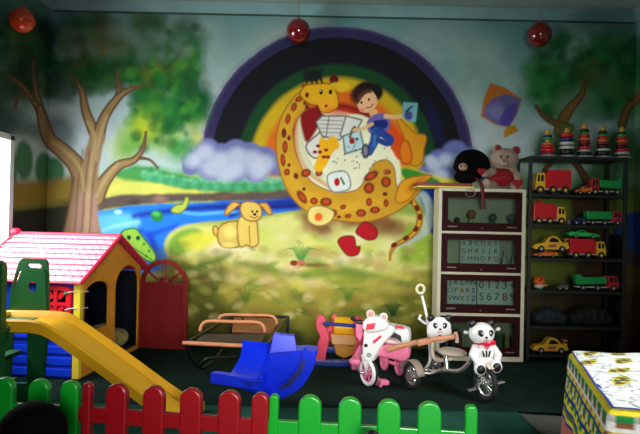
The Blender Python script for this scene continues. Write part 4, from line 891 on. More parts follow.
b.tube(catmull([rl+V3(.03, .02, .02), W(430, 374, 3.70), W(446, 368, 3.75)], 5), .010); b.build('frame_tube', chm, pt)
b = MB(); pf = W(484, 366, 3.50); b.tube([fw+ax*.032, fw+ax*.032+V3(0, .01, .11), pf+V3(.012, 0, -.01)], .009); b.tube([fw-ax*.032, fw-ax*.032+V3(0, .01, .11), pf-V3(.012, 0, .01)], .009); b.tube([pf+V3(0, 0, -.02), W(482, 350, 3.54)], .014); b.build('fork', chm, pt)
b = MB(); rows = []; axn = Vector(axf).normalized(); tn = Vector((axn.y, -axn.x, 0))
for k in range(9):
    a = math.radians(60+k*8); d = tn*math.cos(a)+V3(0, 0, 1)*math.sin(a); rows.append([fw+d*.118+axn*s for s in (-.020, -.01, .01, .020)])
b.strip(rows); solidify(b.build('mudguard', bge, pt), .004, 0)
b = MB(); b.tube([fw-axn*.06, fw+axn*.06], .006); b.tube([fw+axn*.055, W(496, 386, 3.5)+V3(0, 0, 0)], .006); b.tube([fw-axn*.055, W(475, 388, 3.48)], .006); b.build('crank', chm, pt)
for (u, v) in ((500, 383), (472, 390)):
    p_ = W(u, v, 3.49); MB().box(p_, (.055, .035, .010), (0, -.2, .2), bev=.004).build('pedal', chm, pt)
b = MB(); g0, g1_ = W(468, 333, 3.56), W(497, 330, 3.50); b.tube(catmull([g0, W(476, 338, 3.58), W(489, 337, 3.57), g1_], 5), .008); b.build('handlebar', chm, pt)
MB().tube([g1_, W(500.5, 328.5, 3.49)], .0105).build('grip', wht, pt); MB().tube([g0, W(464, 332.5, 3.56)], .0105).build('grip', wht, pt)
b = MB(); b.tube([W(500, 329, 3.49), W(502, 328, 3.49)], .012); b.build('grip_end', blk, pt)
def panda_head(c, r, ry, parent, yaw=0.0, flat=1.0, name='panda_head'):
    c = Vector(c); Rm = Matrix.Rotation(yaw, 3, 'Z')
    hd = MB().ell(c, (r*1.06, ry, r*.94), u=28, v=20).build(name, wht, parent)
    for s in (-1, 1):
        e = c+Rm @ V3(s*r*.80, ry*.05, r*.80); MB().ell(e, (r*.35, r*.2, r*.35)).build('ear', blk, hd)
        e = c+Rm @ V3(s*r*.40, -ry*.84, r*.16); MB().ell(e, (r*.24, ry*.16, r*.32), (0, s*.5, yaw)).build('eye_patch', blk, hd)
        e2 = c+Rm @ V3(s*r*.36, -ry*.985, r*.20); MB().ell(e2, (r*.07, ry*.05, r*.08)).build('eye', wht, hd)
    MB().ell(c+Rm @ V3(0, -ry*1.0, -r*.14), (r*.13, ry*.1, r*.09)).build('nose', blk, hd)
    pts = [c+Rm @ V3(x*r, -ry*(1.01-abs(x)*.24), -z*r) for x, z in ((-.26, .36), (-.16, .45), (0, .38), (.16, .45), (.26, .36))]
    MB().tube(pts, r*.025, 6).tube([c+Rm @ V3(0, -ry*1.0, -r*.18), c+Rm @ V3(0, -ry*1.0, -r*.38)], r*.022, 6).build('mouth', blk, hd); return hd
hc = W(481.5, 334, 3.49); panda_head(hc, .074, .072, pt, .15)
bc = W(483.5, 354, 3.51); bd = MB().ell(bc, (.066, .060, .085), u=24, v=16).build('panda_body', wht, pt)
for s in (-1, 1):
    sh = bc+V3(s*.052, -.01, .045); MB().tube([sh, bc+V3(s*.078, -.04, .0), bc+V3(s*.060, -.075, -.03)], [.024, .026, .022], 12).ell(bc+V3(s*.058, -.078, -.035), .023).build('arm', wht, bd)
    ft = bc+V3(s*.048+.004, -.085, -.066+s*.008); f_o = MB().tube([bc+V3(s*.03, -.02, -.05), ft], [.036, .034], 14).ell(ft, (.038, .03, .040)).build('leg', wht, bd)
    MB().ell(ft+V3(0, -.022, 0), (.026, .014, .028)).build('foot_sole', blk, bd)
b = MB(); b.ring(bc+V3(0, -.010, .074), .056, .016, (0, .12, 1), 24, 8); b.prism([bc+V3(-.022, -.060, .07), bc+V3(.026, -.060, .07), bc+V3(.006, -.070, .035)], (0, .012, 0), .003); b.build('scarf', hpk, bd)
b = MB()
for s in (-1, 0, 1): b.box(bc+V3(s*.018, -.062, .012), (.009, .012, .040), (0, s*.25, 0), bev=.002)
b.build('speaker_slots', blk, bd)
# rider seat, panda shaped backrest
sb = W(439.5, 327.5, 3.84); bkst = panda_head(sb, .074, .022, pt, 0.0, name='backrest')
MB().ell(sb+V3(0, .006, -.035), (.085, .026, .075), u=24, v=16).build('backrest_cushion', wht, pt); MB().ell(sb+V3(.0, -.026, -.056), (.014, .008, .012)).build('pink_print', hpk, pt)
se = W(452, 352.5, 3.74); MB().ell(se, (.098, .095, .028), (.0, .05, .3), u=28).build('seat', bge, pt)
MB().tube(catmull([W(433, 342, 3.86), W(432, 352, 3.86), W(436, 360, 3.84), W(446, 360, 3.78), W(456, 358, 3.72)], 5), .014).build('seat_bracket', bge, pt)
MB().tube([W(446, 357, 3.76), W(447, 370, 3.74)], .018).build('seat_post', chm, pt)
b = MB(); b.tube(catmull([(rl+rr)/2, W(430, 360, 3.92), W(429, 340, 3.92), W(427, 318, 3.93), W(422, 296, 3.95)], 5), .010); b.build('push_handle', wht, pt)
b = MB(); lp = W(420.5, 289.5, 3.95); b.ring(lp, .026, .010, (0, 1, 0), 22, 8, ry=.030); b.build('handle_loop', mat('cream_plastic', (232, 228, 190), .4), pt)
b = MB(); b.tube([W(421, 315, 3.90), W(419, 319, 3.90), W(424, 323, 3.90), W(429, 325, 3.90)], .010); b.build('hook', wht, pt)
wd = mat('tan_brown_plastic', (190, 128, 92), .45, vary=.12, vscale=10)
g = [W(387, 351, 3.62), W(400, 347, 3.60), W(416, 343, 3.58), W(432, 340, 3.57), W(448, 338, 3.57), W(455, 336.5, 3.60), W(456, 334, 3.74)]
b = MB(); b.tube(catmull(g, 5), .013, 10, squash=1.3); b.build('guard_bar', wd, pt)
MB().prism([W(417, 341, 3.545), W(432, 339, 3.545), W(432, 344, 3.545), W(418, 347, 3.545)], (0, .03, 0), .005).build('guard_pad', wd, pt)
MB().tube(catmull([W(455, 333, 3.60), W(457, 338, 3.60), W(457, 343, 3.60)], 3), .011).build('guard_post', mat('pale_pink_plastic', (230, 200, 190), .4), pt)

# ================================================================== glass-fronted bookcase
cx0, cx1, cy0, cy1 = .935, 1.625, 4.42, 4.61
zr = lambda v: W(480, v, cy0).z
crm = mat('cream_lacquer', (196, 190, 164), .45, vary=.04); mar = mat('dark_maroon_wood', (42, 4, 6), .6, spec=.1, vary=.15); gls = glass_mat('cabinet_glass', (216, 226, 222), .04)
cab = thing('bookcase', 'cream bookcase with four dark maroon framed glass doors', 'cabinet', ((cx0+cx1)/2, (cy0+cy1)/2, .02))
ztop = zr(188.5); xm = (cx0+cx1)/2; t_ = .028; zb = .022
b = MB(); b.box((cx0+t_/2, (cy0+cy1)/2, (zb+ztop)/2), (t_, cy1-cy0, ztop-zb), bev=.003); b.box((cx1-t_/2, (cy0+cy1)/2, (zb+ztop)/2), (t_, cy1-cy0, ztop-zb), bev=.003)
b.box((xm, (cy0+cy1)/2, ztop-.012), (cx1-cx0-2*t_, cy1-cy0, .024)); b.box((xm, cy1-.008, (zb+ztop)/2), (cx1-cx0-2*t_-.002, .014, ztop-zb-.05)); b.box((xm, (cy0+cy1)/2, (zb+zr(356.5))/2), (cx1-cx0-2*t_, cy1-cy0, zr(356.5)-zb)); b.build('carcass', crm, cab)
for v0, v1 in ((231.5, 234), (272.5, 275), (313.5, 316.5)):
    MB().box((xm, (cy0+cy1)/2, (zr(v0)+zr(v1))/2), (cx1-cx0-2*t_, cy1-cy0-.02, zr(v0)-zr(v1)), bev=.002).build('shelf', crm, cab)
sh_rows = [(192, 231.5), (234, 272.5), (275, 313.5), (316.5, 356.5)]
for i, (v0, v1) in enumerate(sh_rows):
    z1, z0 = zr(v0)-.002, zr(v1)+.002; x0, x1 = cx0+t_+.003, cx1-t_-.003; o_ = [(x0, z0), (x1, z0), (x1, z1), (x0, z1)]; i_ = [(x0+.045, z0+.066), (x1-.045, z0+.066), (x1-.045, z1-.044), (x0+.045, z1-.044)]
    P = lambda L_: [(x, cy0+.002, z) for x, z in L_]
    d_ = MB().frame(P(o_), P(i_), (0, .020, 0)).build('door', mar, cab)
    MB().box((xm, cy0+.014, (i_[0][1]+i_[2][1])/2), (x1-x0-.088, .003, i_[2][1]-i_[0][1]+.002)).build('pane', gls, d_)
    for s in (-1, 1): MB().box((xm+s*.235, cy0-.003, z0+.034), (.075, .009, .011), bev=.003).build('handle', mat('dull_metal_pull', (120, 104, 98), .4, metal=.5), d_)
    MB().ell((xm, cy0-.004, z0+.022), (.009, .008, .007)).build('lock', mat('brass_lock', (110, 80, 60), .4, metal=.5), d_)
shelf_z = [zr(231.5), zr(272.5), zr(313.5), zr(356.5)]
brd = mat('pale_board', (226, 232, 226), .7); sil = mat('pale_grey_backing', (176, 186, 178), .7)
# figurines in the top compartment
def figurine(u, hgt, rgb, head, label, Y=4.51):
    x = W(u, 220, Y).x; z = shelf_z[0]; t = thing('figurine', label, 'figurine', (x, Y, z))
    MB().lathe([(0, 0), (.026, 0), (.028, .01), (.02, hgt*.35), (.022, hgt*.5), (.01, hgt*.62), (0, hgt*.64)], (x, Y, z)).build('body', mat('figurine_'+rgb[0], rgb[1], .5), t)
    MB().ell((x, Y, z+hgt*.78), (hgt*.2, hgt*.2, hgt*.23)).build('head', mat('figurine_'+head[0], head[1], .6), t); return t
figurine(449, .09, ('red', (170, 24, 26)), ('dark_red', (90, 20, 20)), 'tiny red figurine at the left end of the top glass compartment')
figurine(457, .11, ('charcoal', (40, 44, 44)), ('charcoal2', (50, 60, 56)), 'small dark figurine beside the red one in the top glass compartment')
figurine(471.5, .170, ('cream', (190, 180, 156)), ('ginger', (160, 104, 64)), 'figurine with ginger head and pale dress in the top glass compartment')
figurine(493, .145, ('grey', (100, 110, 104)), ('grey2', (80, 88, 84)), 'grey figurine right of the middle in the top glass compartment')
figurine(511, .145, ('dim_green', (84, 92, 84)), ('dim_brown', (96, 84, 70)), 'dull brown and green figurine at the right end of the top glass compartment')
# letter cards
lc = {k: mat('letter_'+k, v, .6) for k, v in dict(green=(60, 110, 80), blue=(40, 70, 170), red=(176, 60, 50), brown=(110, 86, 66), teal=(70, 120, 110), yellow=(200, 160, 50)).items()}
def board(x0, x1, z0, z1, Y, rows, size, label, cols, name='letter_board'):
    t = thing(name, label, 'educational board', ((x0+x1)/2, Y, z0)); MB().box(((x0+x1)/2, Y, (z0+z1)/2), (x1-x0, .010, z1-z0), bev=.002).build('board', brd, t)
    for r, row in enumerate(rows):
        for k, ch in enumerate(row):
            x = x0+(x1-x0)*(k+.5)/len(row); z = z1-(z1-z0-.07)*(r+.5)/len(rows)
            if ch == '*': MB().prism([(x+size*.42*(1 if j % 2 == 0 else .55)*math.cos(j*PI/5+PI/2), Y-.008, z+size*.42*(1 if j % 2 == 0 else .55)*math.sin(j*PI/5+PI/2)) for j in range(10)], (0, .004, 0)).build('star', lc['yellow'], t)
            elif ch != ' ': text_mesh('letter', ch, size, lc[cols[(r*3+k) % len(cols)]], (x, Y-.0075, z), t)
    return t
board(W(447, 300, 4.53).x, W(476, 300, 4.53).x, shelf_z[2]+.001, shelf_z[2]+.262, 4.53, ['JKLMN', 'OP*RS', 'VWXYZ'], .058, 'letter board with JKLMN, OP RS and VWXYZ behind the third glass door', ['green', 'brown', 'green', 'teal', 'green', 'brown', 'red', 'blue', 'brown', 'red', 'blue'])
board(W(477, 300, 4.53).x, W(516, 300, 4.53).x, shelf_z[2]+.001, shelf_z[2]+.262, 4.532, ['01234', '56789'], .088, 'number board with 0 to 9 in two rows behind the third glass door', ['teal', 'red', 'brown', 'teal', 'teal', 'green', 'red', 'brown', 'brown', 'blue'], 'number_board')
board(W(460, 255, 4.55).x, W(499, 255, 4.55).x, shelf_z[1]+.001, shelf_z[1]+.255, 4.55, ['ABCDEF', 'GH*IJK', 'LMNOPQ'], .052, 'faded alphabet sheet behind the second glass door', ['green', 'teal', 'brown', 'red'], 'alphabet_sheet')
rs = random.Random(8)
for k, (u, cn) in enumerate(((463, 'red'), (470, 'brown'), (478, 'teal'), (484, 'yellow'), (491, 'red'), (497, 'blue'))):
    x = W(u, 262, 4.5).x; o = MB().ell((x, 4.50, shelf_z[1]+.017), (.02, .016, .017)).ell((x+.012, 4.495, shelf_z[1]+.03), (.009, .009, .010)).build('toy_animal', lc[cn])
    tag(o, 'tiny %s toy animal lying before the faded alphabet sheet' % cn if k not in (0, 4) else 'tiny red toy animal at the %s end of the row before the alphabet sheet' % ('left' if k == 0 else 'right'), 'toy', 'tiny toys in the second compartment'); recenter(o)
for k, (u, h, col, lb) in enumerate(((505, .11, (150, 160, 160), 'pale bottle standing right of the alphabet sheet behind the second glass door'), (514, .10, (120, 140, 160), 'bluish bottle at the right end behind the second glass door'))):
    x = W(u, 255, 4.52).x; h += .06; o = MB().lathe([(0, 0), (.022, 0), (.023, .01), (.022, h*.6), (.009, h*.78), (.009, h), (0, h)], (x, 4.52, shelf_z[1]+.001)).build('bottle', mat('bottle_%d' % k, col, .4)); tag(o, lb, 'bottle'); recenter(o)
bkcols = [(92, 60, 50, 'brown'), (130, 60, 40, 'rust'), (60, 90, 66, 'green'), (150, 120, 50, 'mustard'), (70, 80, 84, 'grey')]
for k in range(5):
    r_, g_, bb_, nm = bkcols[k]; u = (452, 458, 498, 505, 512)[k]; x = W(u, 335, 4.52).x; h = .20-.014*k; t = thing('book', '%s children book standing behind the lowest glass door' % nm, 'book', (x, 4.52, shelf_z[3]+.001), 'books behind the lowest glass door')
    MB().box((x, 4.52, shelf_z[3]+.001+h/2), (.034, .12, h), bev=.003).build('cover', mat('book_'+nm, (r_, g_, bb_), .6, vary=.4, vscale=20), t); MB().box((x, 4.522, shelf_z[3]+.003+h/2), (.026, .118, h+.001)).build('pages', sil, t)

# red and yellow flat box on the left end of the cabinet top
bx = thing('flat_box', 'long flat red box with yellow lower edge, on the left of the bookcase top', 'box', (.98, 4.52, ztop+.001))
q0, q1 = W(418, 187, 4.40).x, W(473, 187, 4.40).x
MB().box(((q0+q1)/2, 4.52, ztop+.025), (q1-q0, .22, .026), bev=.003).build('lid', mat('box_red', (120, 14, 24), .5), bx); MB().box(((q0+q1)/2, 4.52, ztop+.007), (q1-q0+.008, .228, .011), bev=.002).build('yellow_edge', mat('box_yellow', (226, 214, 60), .5), bx)
# ring hanging off the front
o = MB().ring(W(470.5, 193, 4.392), .036, .0028, (.1, 1, .2), 28, 6, ry=.032).build('wire_ring', mat('dull_wire', (140, 136, 120), .4, metal=.4)); tag(o, 'thin pale ring hanging over the bookcase top front edge', 'ring'); recenter(o)
# teddy bear
tb = mat('shaggy_beige_plush', (158, 136, 118), .95, bump=1.0, bscale=90, vary=.25, vscale=20); trd = mat('red_plush', (136, 8, 20), .9, bump=.4, bscale=120)
tx = thing('teddy_bear', 'shaggy beige teddy bear in red shirt sitting on the bookcase top', 'teddy bear', (1.43, 4.56, ztop+.001))
q = lambda u, v, Y=4.54: W(u, v, Y)
b = MB(); b.ell(q(504, 159), (.118, .085, .090)); b.ell(q(502, 177, 4.57), (.095, .08, .10)); b.ell(q(504, 163, 4.455), (.04, .03, .03))
for (u, v) in ((497, 149), (516, 150.5)): b.ell(q(u, v, 4.56), (.040, .026, .040))
b.tube([q(494, 171, 4.52), q(487, 174, 4.46), q(483, 173, 4.42)], [.034, .032, .030], 12); b.tube([q(512, 171, 4.53), q(517, 175, 4.48), q(518, 180, 4.44)], [.034, .032, .028], 12)
b.tube([q(496, 186, 4.54), q(487, 185, 4.44), q(486, 182, 4.40)], [.042, .038, .034], 12); b.tube([q(510, 186, 4.54), q(516, 186, 4.44), q(519, 183.5, 4.40)], [.044, .040, .038], 12)
b.ell((q(503, 186).x, 4.60, ztop+.05), (.09, .07, .05)); o = b.build('body', tb, tx); fuse(o, .009, 3)
b = MB(); b.lathe([(.070, -.07), (.098, -.066), (.104, -.02), (.098, .03), (.06, .066)], q(501.5, 177.5, 4.565), (0, 0, 1), 28); solidify(b.build('shirt', trd, tx, ang=80), .006, 1)
for (u, v) in ((498.2, 149), (516.5, 150.5)): MB().ell(q(u, v, 4.52), (.024, .016, .030)).build('inner_ear', trd, tx)
for (u, v, Y, r) in ((482, 171.5, 4.385, .030), (518.5, 183.5, 4.362, .036)):
    c = q(u, v, Y); hp = []
    for k in range(24):
        a = 2*PI*k/24; hp.append(c+V3(16*math.sin(a)**3, 0, 13*math.cos(a)-5*math.cos(2*a)-2*math.cos(3*a)-math.cos(4*a))*r/14)
    MB().prism(hp, (0, .022, 0), .004).build('paw_heart', trd, tx)
b = MB(); b.ell(q(501.0, 156.5, 4.452), .010); b.ell(q(507.6, 157, 4.452), .010); b.ell(q(504.2, 161.5, 4.424), (.010, .007, .007)); b.build('face', blk, tx)
# dark long-haired doll
dkb = mat('black_plush', (8, 5, 6), .95, spec=.1, bump=.8, bscale=70)
dl = thing('plush_doll', 'black plush figure with small tan face slumped beside the teddy bear', 'plush toy', (1.19, 4.55, ztop+.040))
b = MB(); b.ell(q(461, 165.5, 4.52), (.062, .055, .06)); b.tube(catmull([q(457, 170, 4.55), q(462, 157, 4.58), q(474, 154, 4.6), q(484, 160, 4.6), q(486, 172, 4.58)], 5), .040, 12); b.ell(q(466, 177, 4.56), (.10, .07, .058)); b.ell(q(475, 169, 4.58), (.09, .05, .10))
o = b.build('body', dkb, dl); fuse(o, .010, 3)
b = MB(); b.ell(q(463, 167, 4.468), (.036, .014, .032)); o = b.build('face', mat('tan_face', (150, 120, 100), .8), dl)
b = MB(); b.ell(q(460.8, 166, 4.455), (.007, .005, .008)); b.ell(q(465.4, 166, 4.455), (.007, .005, .008)); b.tube([q(461, 170, 4.457), q(463, 170.6, 4.455), q(465, 170, 4.457)], .002, 6); b.build('eyes', blk, o)
b = MB(); rows = []
for p_ in catmull([q(476, 178, 4.46), q(479, 181, 4.42), q(482, 187, 4.39), q(483, 195, 4.385), q(483.5, 202, 4.39), q(484, 209, 4.39)], 5): rows.append([V3(*p_)+V3(-.013, 0, 0), V3(*p_)+V3(.013, 0, 0)])
b.strip(rows); o = solidify(b.build('red_sash', mat('maroon_sash', (84, 14, 22), .7), dl, 'dark red strip hanging over the cabinet front'), .006, 0)

# ================================================================== black shelf rack
rx0, rx1, ry0, ry1 = W(529, 200, 4.50).x, W(627.5, 200, 4.50).x, 4.50, 4.80
rkm = mat('black_shelf_metal', (16, 20, 18), .5, vary=.2)
rack = thing('shelf_rack', 'tall black open shelf rack full of toy vehicles', 'shelf', ((rx0+rx1)/2, (ry0+ry1)/2, .02))
zs_ = lambda v: W(578, v, ry0).z
levels = [zs_(v) for v in (156.5, 194.5, 225, 258.5, 291, 327, 355.5)]
rtop = levels[0]
for z in levels: MB().box(((rx0+rx1)/2, (ry0+ry1)/2, z-.013), (rx1-rx0-.01, ry1-ry0, .024), bev=.003).build('shelf', rkm, rack)
for x in (rx0+.012, rx1-.012):
    for y in (ry0+.012, ry1-.012): MB().box((x, y, (rtop+.022)/2), (.026, .026, rtop-.026), bev=.003).build('post', rkm, rack)
MB().box((rx1-.005, (ry0+ry1)/2, .55), (.004, .27, .98)).build('side_panel', rkm, rack)

def toy_wheel(b, x, y, z, r, wd=.012): b.disc((x, y, z), r, wd, (0, 1, 0), 18, .002)
tcol = dict(red=(206, 18, 34), yellow=(238, 180, 34), green=(24, 150, 70), orange=(232, 110, 30), bright_green=(40, 190, 90), cherry=(176, 22, 40), blue=(30, 34, 90), grey=(90, 94, 92), dark=(30, 30, 30))
tm = {k: mat('toy_'+k, v, .35, coat=.2) for k, v in tcol.items()}; glsd = mat('dark_toy_window', (30, 22, 22), .2); grw = mat('toy_grey_skirt', (170, 170, 165), .4)
def truck(u0, u1, vt, vb, cab, cargo, left, z, Y, label, kind='box', name='toy_truck', extra=None):
    """u0..u1 length, cab at the left when left is True"""
    x0, x1 = W(u0, vb, Y).x, W(u1, vb, Y).x; h = (vb-vt)*Y/F; L = x1-x0; t = thing(name, label, 'toy truck', ((x0+x1)/2, Y, z), 'toy trucks on the rack'); wdt = .072
    X = (lambda s: x0+s*L) if left else (lambda s: x1-s*L); wr = h*.17
    cl = .27; a_, b_ = X(.0), X(cl); sgn = 1 if left else -1
    P = lambda pts: [(X(s), Y-wdt/2, z+zz*h) for s, zz in pts]
    cb = MB().prism(P([(0.0, .16), (cl, .16), (cl, .86), (.05, .86), (.015, .52), (0, .46)]), (0, wdt, 0), .004).build('cab', tm[cab], t)
    b = MB(); b.prism([(X(s), Y-wdt/2-.001, z+zz*h) for s, zz in ((.055, .52), (.125, .52), (.125, .78), (.075, .78))], (0, .004, 0)); b.prism([(X(s), Y-wdt/2-.001, z+zz*h) for s, zz in ((.155, .52), (.23, .52), (.23, .78), (.155, .78))], (0, .004, 0)); b.build('window', glsd, cb)
    if kind == 'box': MB().prism(P([(cl+.01, .22), (1.0, .24), (1.0, 1.0), (cl+.10, 1.0), (cl+.01, .84)]), (0, wdt, 0), .004).build('cargo_box', tm[cargo], t)
    else: MB().prism(P([(cl+.02, .40), (.98, .34), (1.0, .90), (.90, .92), (.84, .76), (cl+.02, .80)] if kind == 'dump' else [(cl+.02, .36), (1.0, .36), (1.0, .84), (cl+.02, .84)]), (0, wdt, 0), .004).build('cargo_bed', tm[cargo], t)
    MB().box((X(.52), Y, z+h*.20), (L*.92, wdt*.9, h*.08), bev=.002).build('chassis', grw, t)
    for s in (.14, .50, .84) if L > .25 else (.14, .80):
        for y in (-1, 1):
            c = (X(s), Y+y*(wdt/2-.002), z+wr); w_ = MB(); w_.disc(c, wr, .014, (0, 1, 0), 18, .002); wo = w_.build('wheel', tyr, t); MB().disc((c[0], c[1]+y*.006, c[2]), wr*.4, .006, (0, 1, 0), 12).build('hubcap', tm['yellow'] if cab == 'yellow' else grw, wo)
    return t
def car(u0, u1, vt, vb, col, z, Y, label, kind='coupe', left=True, bug=False, name='toy_car'):
    x0, x1 = W(u0, vb, Y).x, W(u1, vb, Y).x; h = (vb-vt)*Y/F; L = x1-x0; t = thing(name, label, 'toy car', ((x0+x1)/2, Y, z), 'toy cars on the rack'); wdt = min(.075, L*.45)
    X = (lambda s: x0+s*L) if left else (lambda s: x1-s*L); wr = h*(.2 if kind != 'low' else .24)
    pr = {'coupe': [(0, .18), (.0, .42), (.08, .52), (.28, .60), (.38, .86), (.46, .98), (.60, 1.0), (.72, .88), (.82, .64), (.94, .60), (1.0, .66), (1.0, .50), (.98, .2)],
          'low': [(0, .25), (0, .48), (.2, .62), (.38, .70), (.48, .92), (.66, .95), (.82, .72), (1.0, .80), (1.0, .3)]}[kind]
    pts = catmull([(X(s), 0, zz*h) for s, zz in pr], 3, True)
    body = MB().prism([(p[0], Y-wdt/2, z+p[2]) for p in pts], (0, wdt, 0), .004).build('body', tm[col], t, ang=50)
    wp = [(.42, .62), (.47, .86), (.58, .90), (.68, .80), (.74, .64)] if kind == 'coupe' else [(.44, .70), (.5, .86), (.64, .88), (.74, .72)]
    MB().prism([(X(s), Y-wdt/2-.0015, z+zz*h) for s, zz in wp], (0, wdt+.003, 0)).build('window', glsd, body)
    if kind == 'coupe': 
        MB().prism([(X(s), Y-wdt/2-.0015, z+zz*h) for s, zz in ((.40, .30), (.62, .32), (.66, .50), (.42, .46))], (0, .003, 0)).build('sticker', mat('toy_sticker', (176, 70, 90), .5), body)
        MB().box((X(.97), Y, z+h*.84), (L*.10, wdt*.9, h*.05), bev=.001).box((X(.96), Y, z+h*.74), (L*.03, wdt*.3, h*.2)).build('spoiler', tm[col], body)
    for s in (.19, .82):
        for y in (-1, 1):
            c = (X(s), Y+y*(wdt/2-.001), z+wr); wo = MB().disc(c, wr, .012, (0, 1, 0), 18, .002).build('wheel', tyr, t); MB().disc((c[0], c[1]+y*.005, c[2]), wr*.45, .006, (0, 1, 0), 12).build('hubcap', grw, wo)
    return t
e = .001
Yt = 4.56
truck(533.5, 569, 169, 193, 'yellow', 'red', True, levels[1]+e, Yt, 'toy truck with yellow cab and red box on the second shelf from the top')
truck(588.5, 620, 173, 192, 'cherry', 'green', True, levels[1]+e, Yt, 'toy truck with dark red cab and green dump bed on the second shelf', 'dump')
o = car(576, 590, 183, 192, 'orange', levels[1]+e, 4.53, 'small orange toy car between the trucks on the second shelf', 'low')
car(572, 589, 173, 185, 'dark', levels[1]+e, 4.68, 'dark grey toy car behind the orange one on the second shelf', 'low')
truck(532, 564, 203, 223.5, 'yellow', 'red', False, levels[2]+e, Yt, 'red box toy truck with yellow cab on the third shelf, ladder on its roof')
h_ = (223.5-203)*Yt/F; fx0 = W(536, 203, Yt).x
o = MB().box((fx0+.035, Yt, levels[2]+e+h_+.010), (.03, .04, .018), bev=.003).ell((fx0+.035, Yt, levels[2]+e+h_+.024), (.012, .012, .010)).box((fx0+.0, Yt, levels[2]+e+h_+.006), (.016, .02, .010), bev=.002).build('toy_siren', tm['red']); tag(o, 'small red toy piece sitting on top of the red truck on the third shelf', 'toy'); recenter(o)
truck(585, 620, 207, 223.5, 'cherry', 'green', False, levels[2]+e, Yt, 'green long bed toy truck with dark red cab on the third shelf', 'flat')
car(573, 584.5, 214, 223, 'blue', levels[2]+e, 4.54, 'dark blue toy car in the middle of the third shelf', 'low')
o = MB().box((W(568.5, 218, 4.55).x, 4.55, levels[2]+.022), (.03, .03, .04), bev=.005).tube([(W(569, 215, 4.55).x, 4.55, levels[2]+.042), (W(576, 211, 4.55).x, 4.55, levels[2]+.075)], .003, 6).build('toy_crane', tm['grey']); tag(o, 'small grey toy crane piece beside the red truck on the third shelf', 'toy'); recenter(o)
car(533.5, 555, 250, 257, 'orange', levels[3]+e, 4.55, 'flat orange toy car underneath the yellow beetle car', 'low')
zo = levels[3]+e+(257-250)*4.55/F
car(533, 566, 238.5, 254.5, 'yellow', levels[3]+.045, 4.56, 'yellow toy coupe resting on top of the orange car on the fourth shelf')
truck(568, 604, 237.5, 257, 'yellow', 'red', False, levels[3]+e, Yt, 'red box toy truck with yellow cab carrying a green car on its roof')
car(568.5, 596, 230.5, 239, 'bright_green', levels[3]+e+(257-237.5)*Yt/F+.001, Yt, 'bright green toy racing car parked on a red truck roof', 'low', False)
truck(574, 617, 273, 290.5, 'cherry', 'green', False, levels[4]+e, Yt, 'green dump toy truck with red cab on the fifth shelf', 'dump')
car(557, 567, 283, 289.5, 'grey', levels[4]+e, 4.55, 'tiny grey toy car on the fifth shelf', 'low')
sn = thing('toy_snail', 'round red and yellow toy with a face at the left of the fifth shelf', 'toy', (W(539, 284, 4.55).x, 4.55, levels[4]+e)); c = V3(W(539, 284, 4.55).x, 4.55, levels[4]+e)
MB().ell(c+V3(0, 0, .068), (.045, .035, .040)).build('head', tm['orange'], sn); MB().ell(c+V3(-.004, -.028, .085), (.026, .010, .016)).build('cap', tm['red'], sn); MB().ell(c+V3(.0, -.0, .028), (.040, .03, .022)).build('collar', mat('toy_white', (200, 190, 190), .4), sn)
MB().ell(c+V3(.004, -.018, .012), (.014, .016, .012)).build('foot', tm['bright_green'], sn); MB().ell(c+V3(.05, 0, .035), (.02, .012, .008)).build('tail', tm['yellow'], sn)
b = MB(); b.ell(c+V3(-.014, -.036, .066), .005); b.ell(c+V3(.014, -.036, .066), .005); b.build('eyes', blk, sn)
car(533, 565, 339.5, 355, 'yellow', levels[6]+e, 4.57, 'yellow toy coupe alone on the bottom shelf')
# bags on the sixth level
for (u0, u1, vt, rgb, nm, lb) in ((534, 565, 306, (26, 34, 44), 'navy_cloth_bag', 'dark blue cloth bag at the left of the sixth shelf'), (569, 612, 304, (12, 12, 12), 'black_cloth_bag', 'slumped black bag filling the right of the sixth shelf')):
    xa_, xb_ = W(u0, 320, 4.6).x, W(u1, 320, 4.6).x; L = xb_-xa_; z = levels[5]; hh = (327-vt)*4.6/F; b = MB(); rs = random.Random(u0)
    for k in range(6): s = (k+.5)/6; hk = hh*(.45+.4*math.sin(PI*s)*rs.uniform(.8, 1.1)); b.ell((xa_+s*L, 4.63+rs.uniform(-.01, .01), z+hk/2+.004), (L*.13, .08, hk*.52))
    b.box(((xa_+xb_)/2, 4.63, z+.03), (L*.85, .13, .05), bev=.02); o = b.build('bag', mat(nm, rgb, .8, vary=.2)); fuse(o, .010, 4); tag(o, lb, 'bag'); recenter(o); o.location.z = z+.0015
# stacking ring towers on the top
ring_m = {k: mat('ring_'+k, v, .4) for k, v in dict(red=(200, 20, 40), orange=(196, 104, 44), green=(30, 150, 70), navy=(24, 32, 84), yellow=(190, 150, 50), white=(190, 190, 184), dark=(18, 20, 24), crimson=(130, 20, 30), grey=(150, 150, 146)).items()}
def stack(u, rings, label, top='yellow'):
    Y = 4.60; x = W(u, 155, Y).x; z = rtop+.001; t = thing('ring_stacker', label, 'stacking toy', (x, Y, z), 'ring stackers on top of the rack')
    z += .0; hs = [.020]; MB().lathe([(0, 0), (.067, 0), (.070, .004), (.070, .014), (.064, .018), (0, .018)], (x, Y, z)).build('base', ring_m['grey'], t)
    zc = z+.018; n = len(rings); H_ = 0
    for cn, r, h in rings:
        h *= 1.16
        MB().lathe([(0, 0), (r-h*.3, 0), (r, h*.3), (r, h*.7), (r-h*.3, h), (0, h)], (x, Y, zc), n=24).build('ring', ring_m[cn], t); zc += h
    MB().lathe([(0, 0), (.016, 0), (.024, .012), (.018, .030), (.012, .044), (0, .048)], (x, Y, zc)).build('finial', ring_m[top], t)
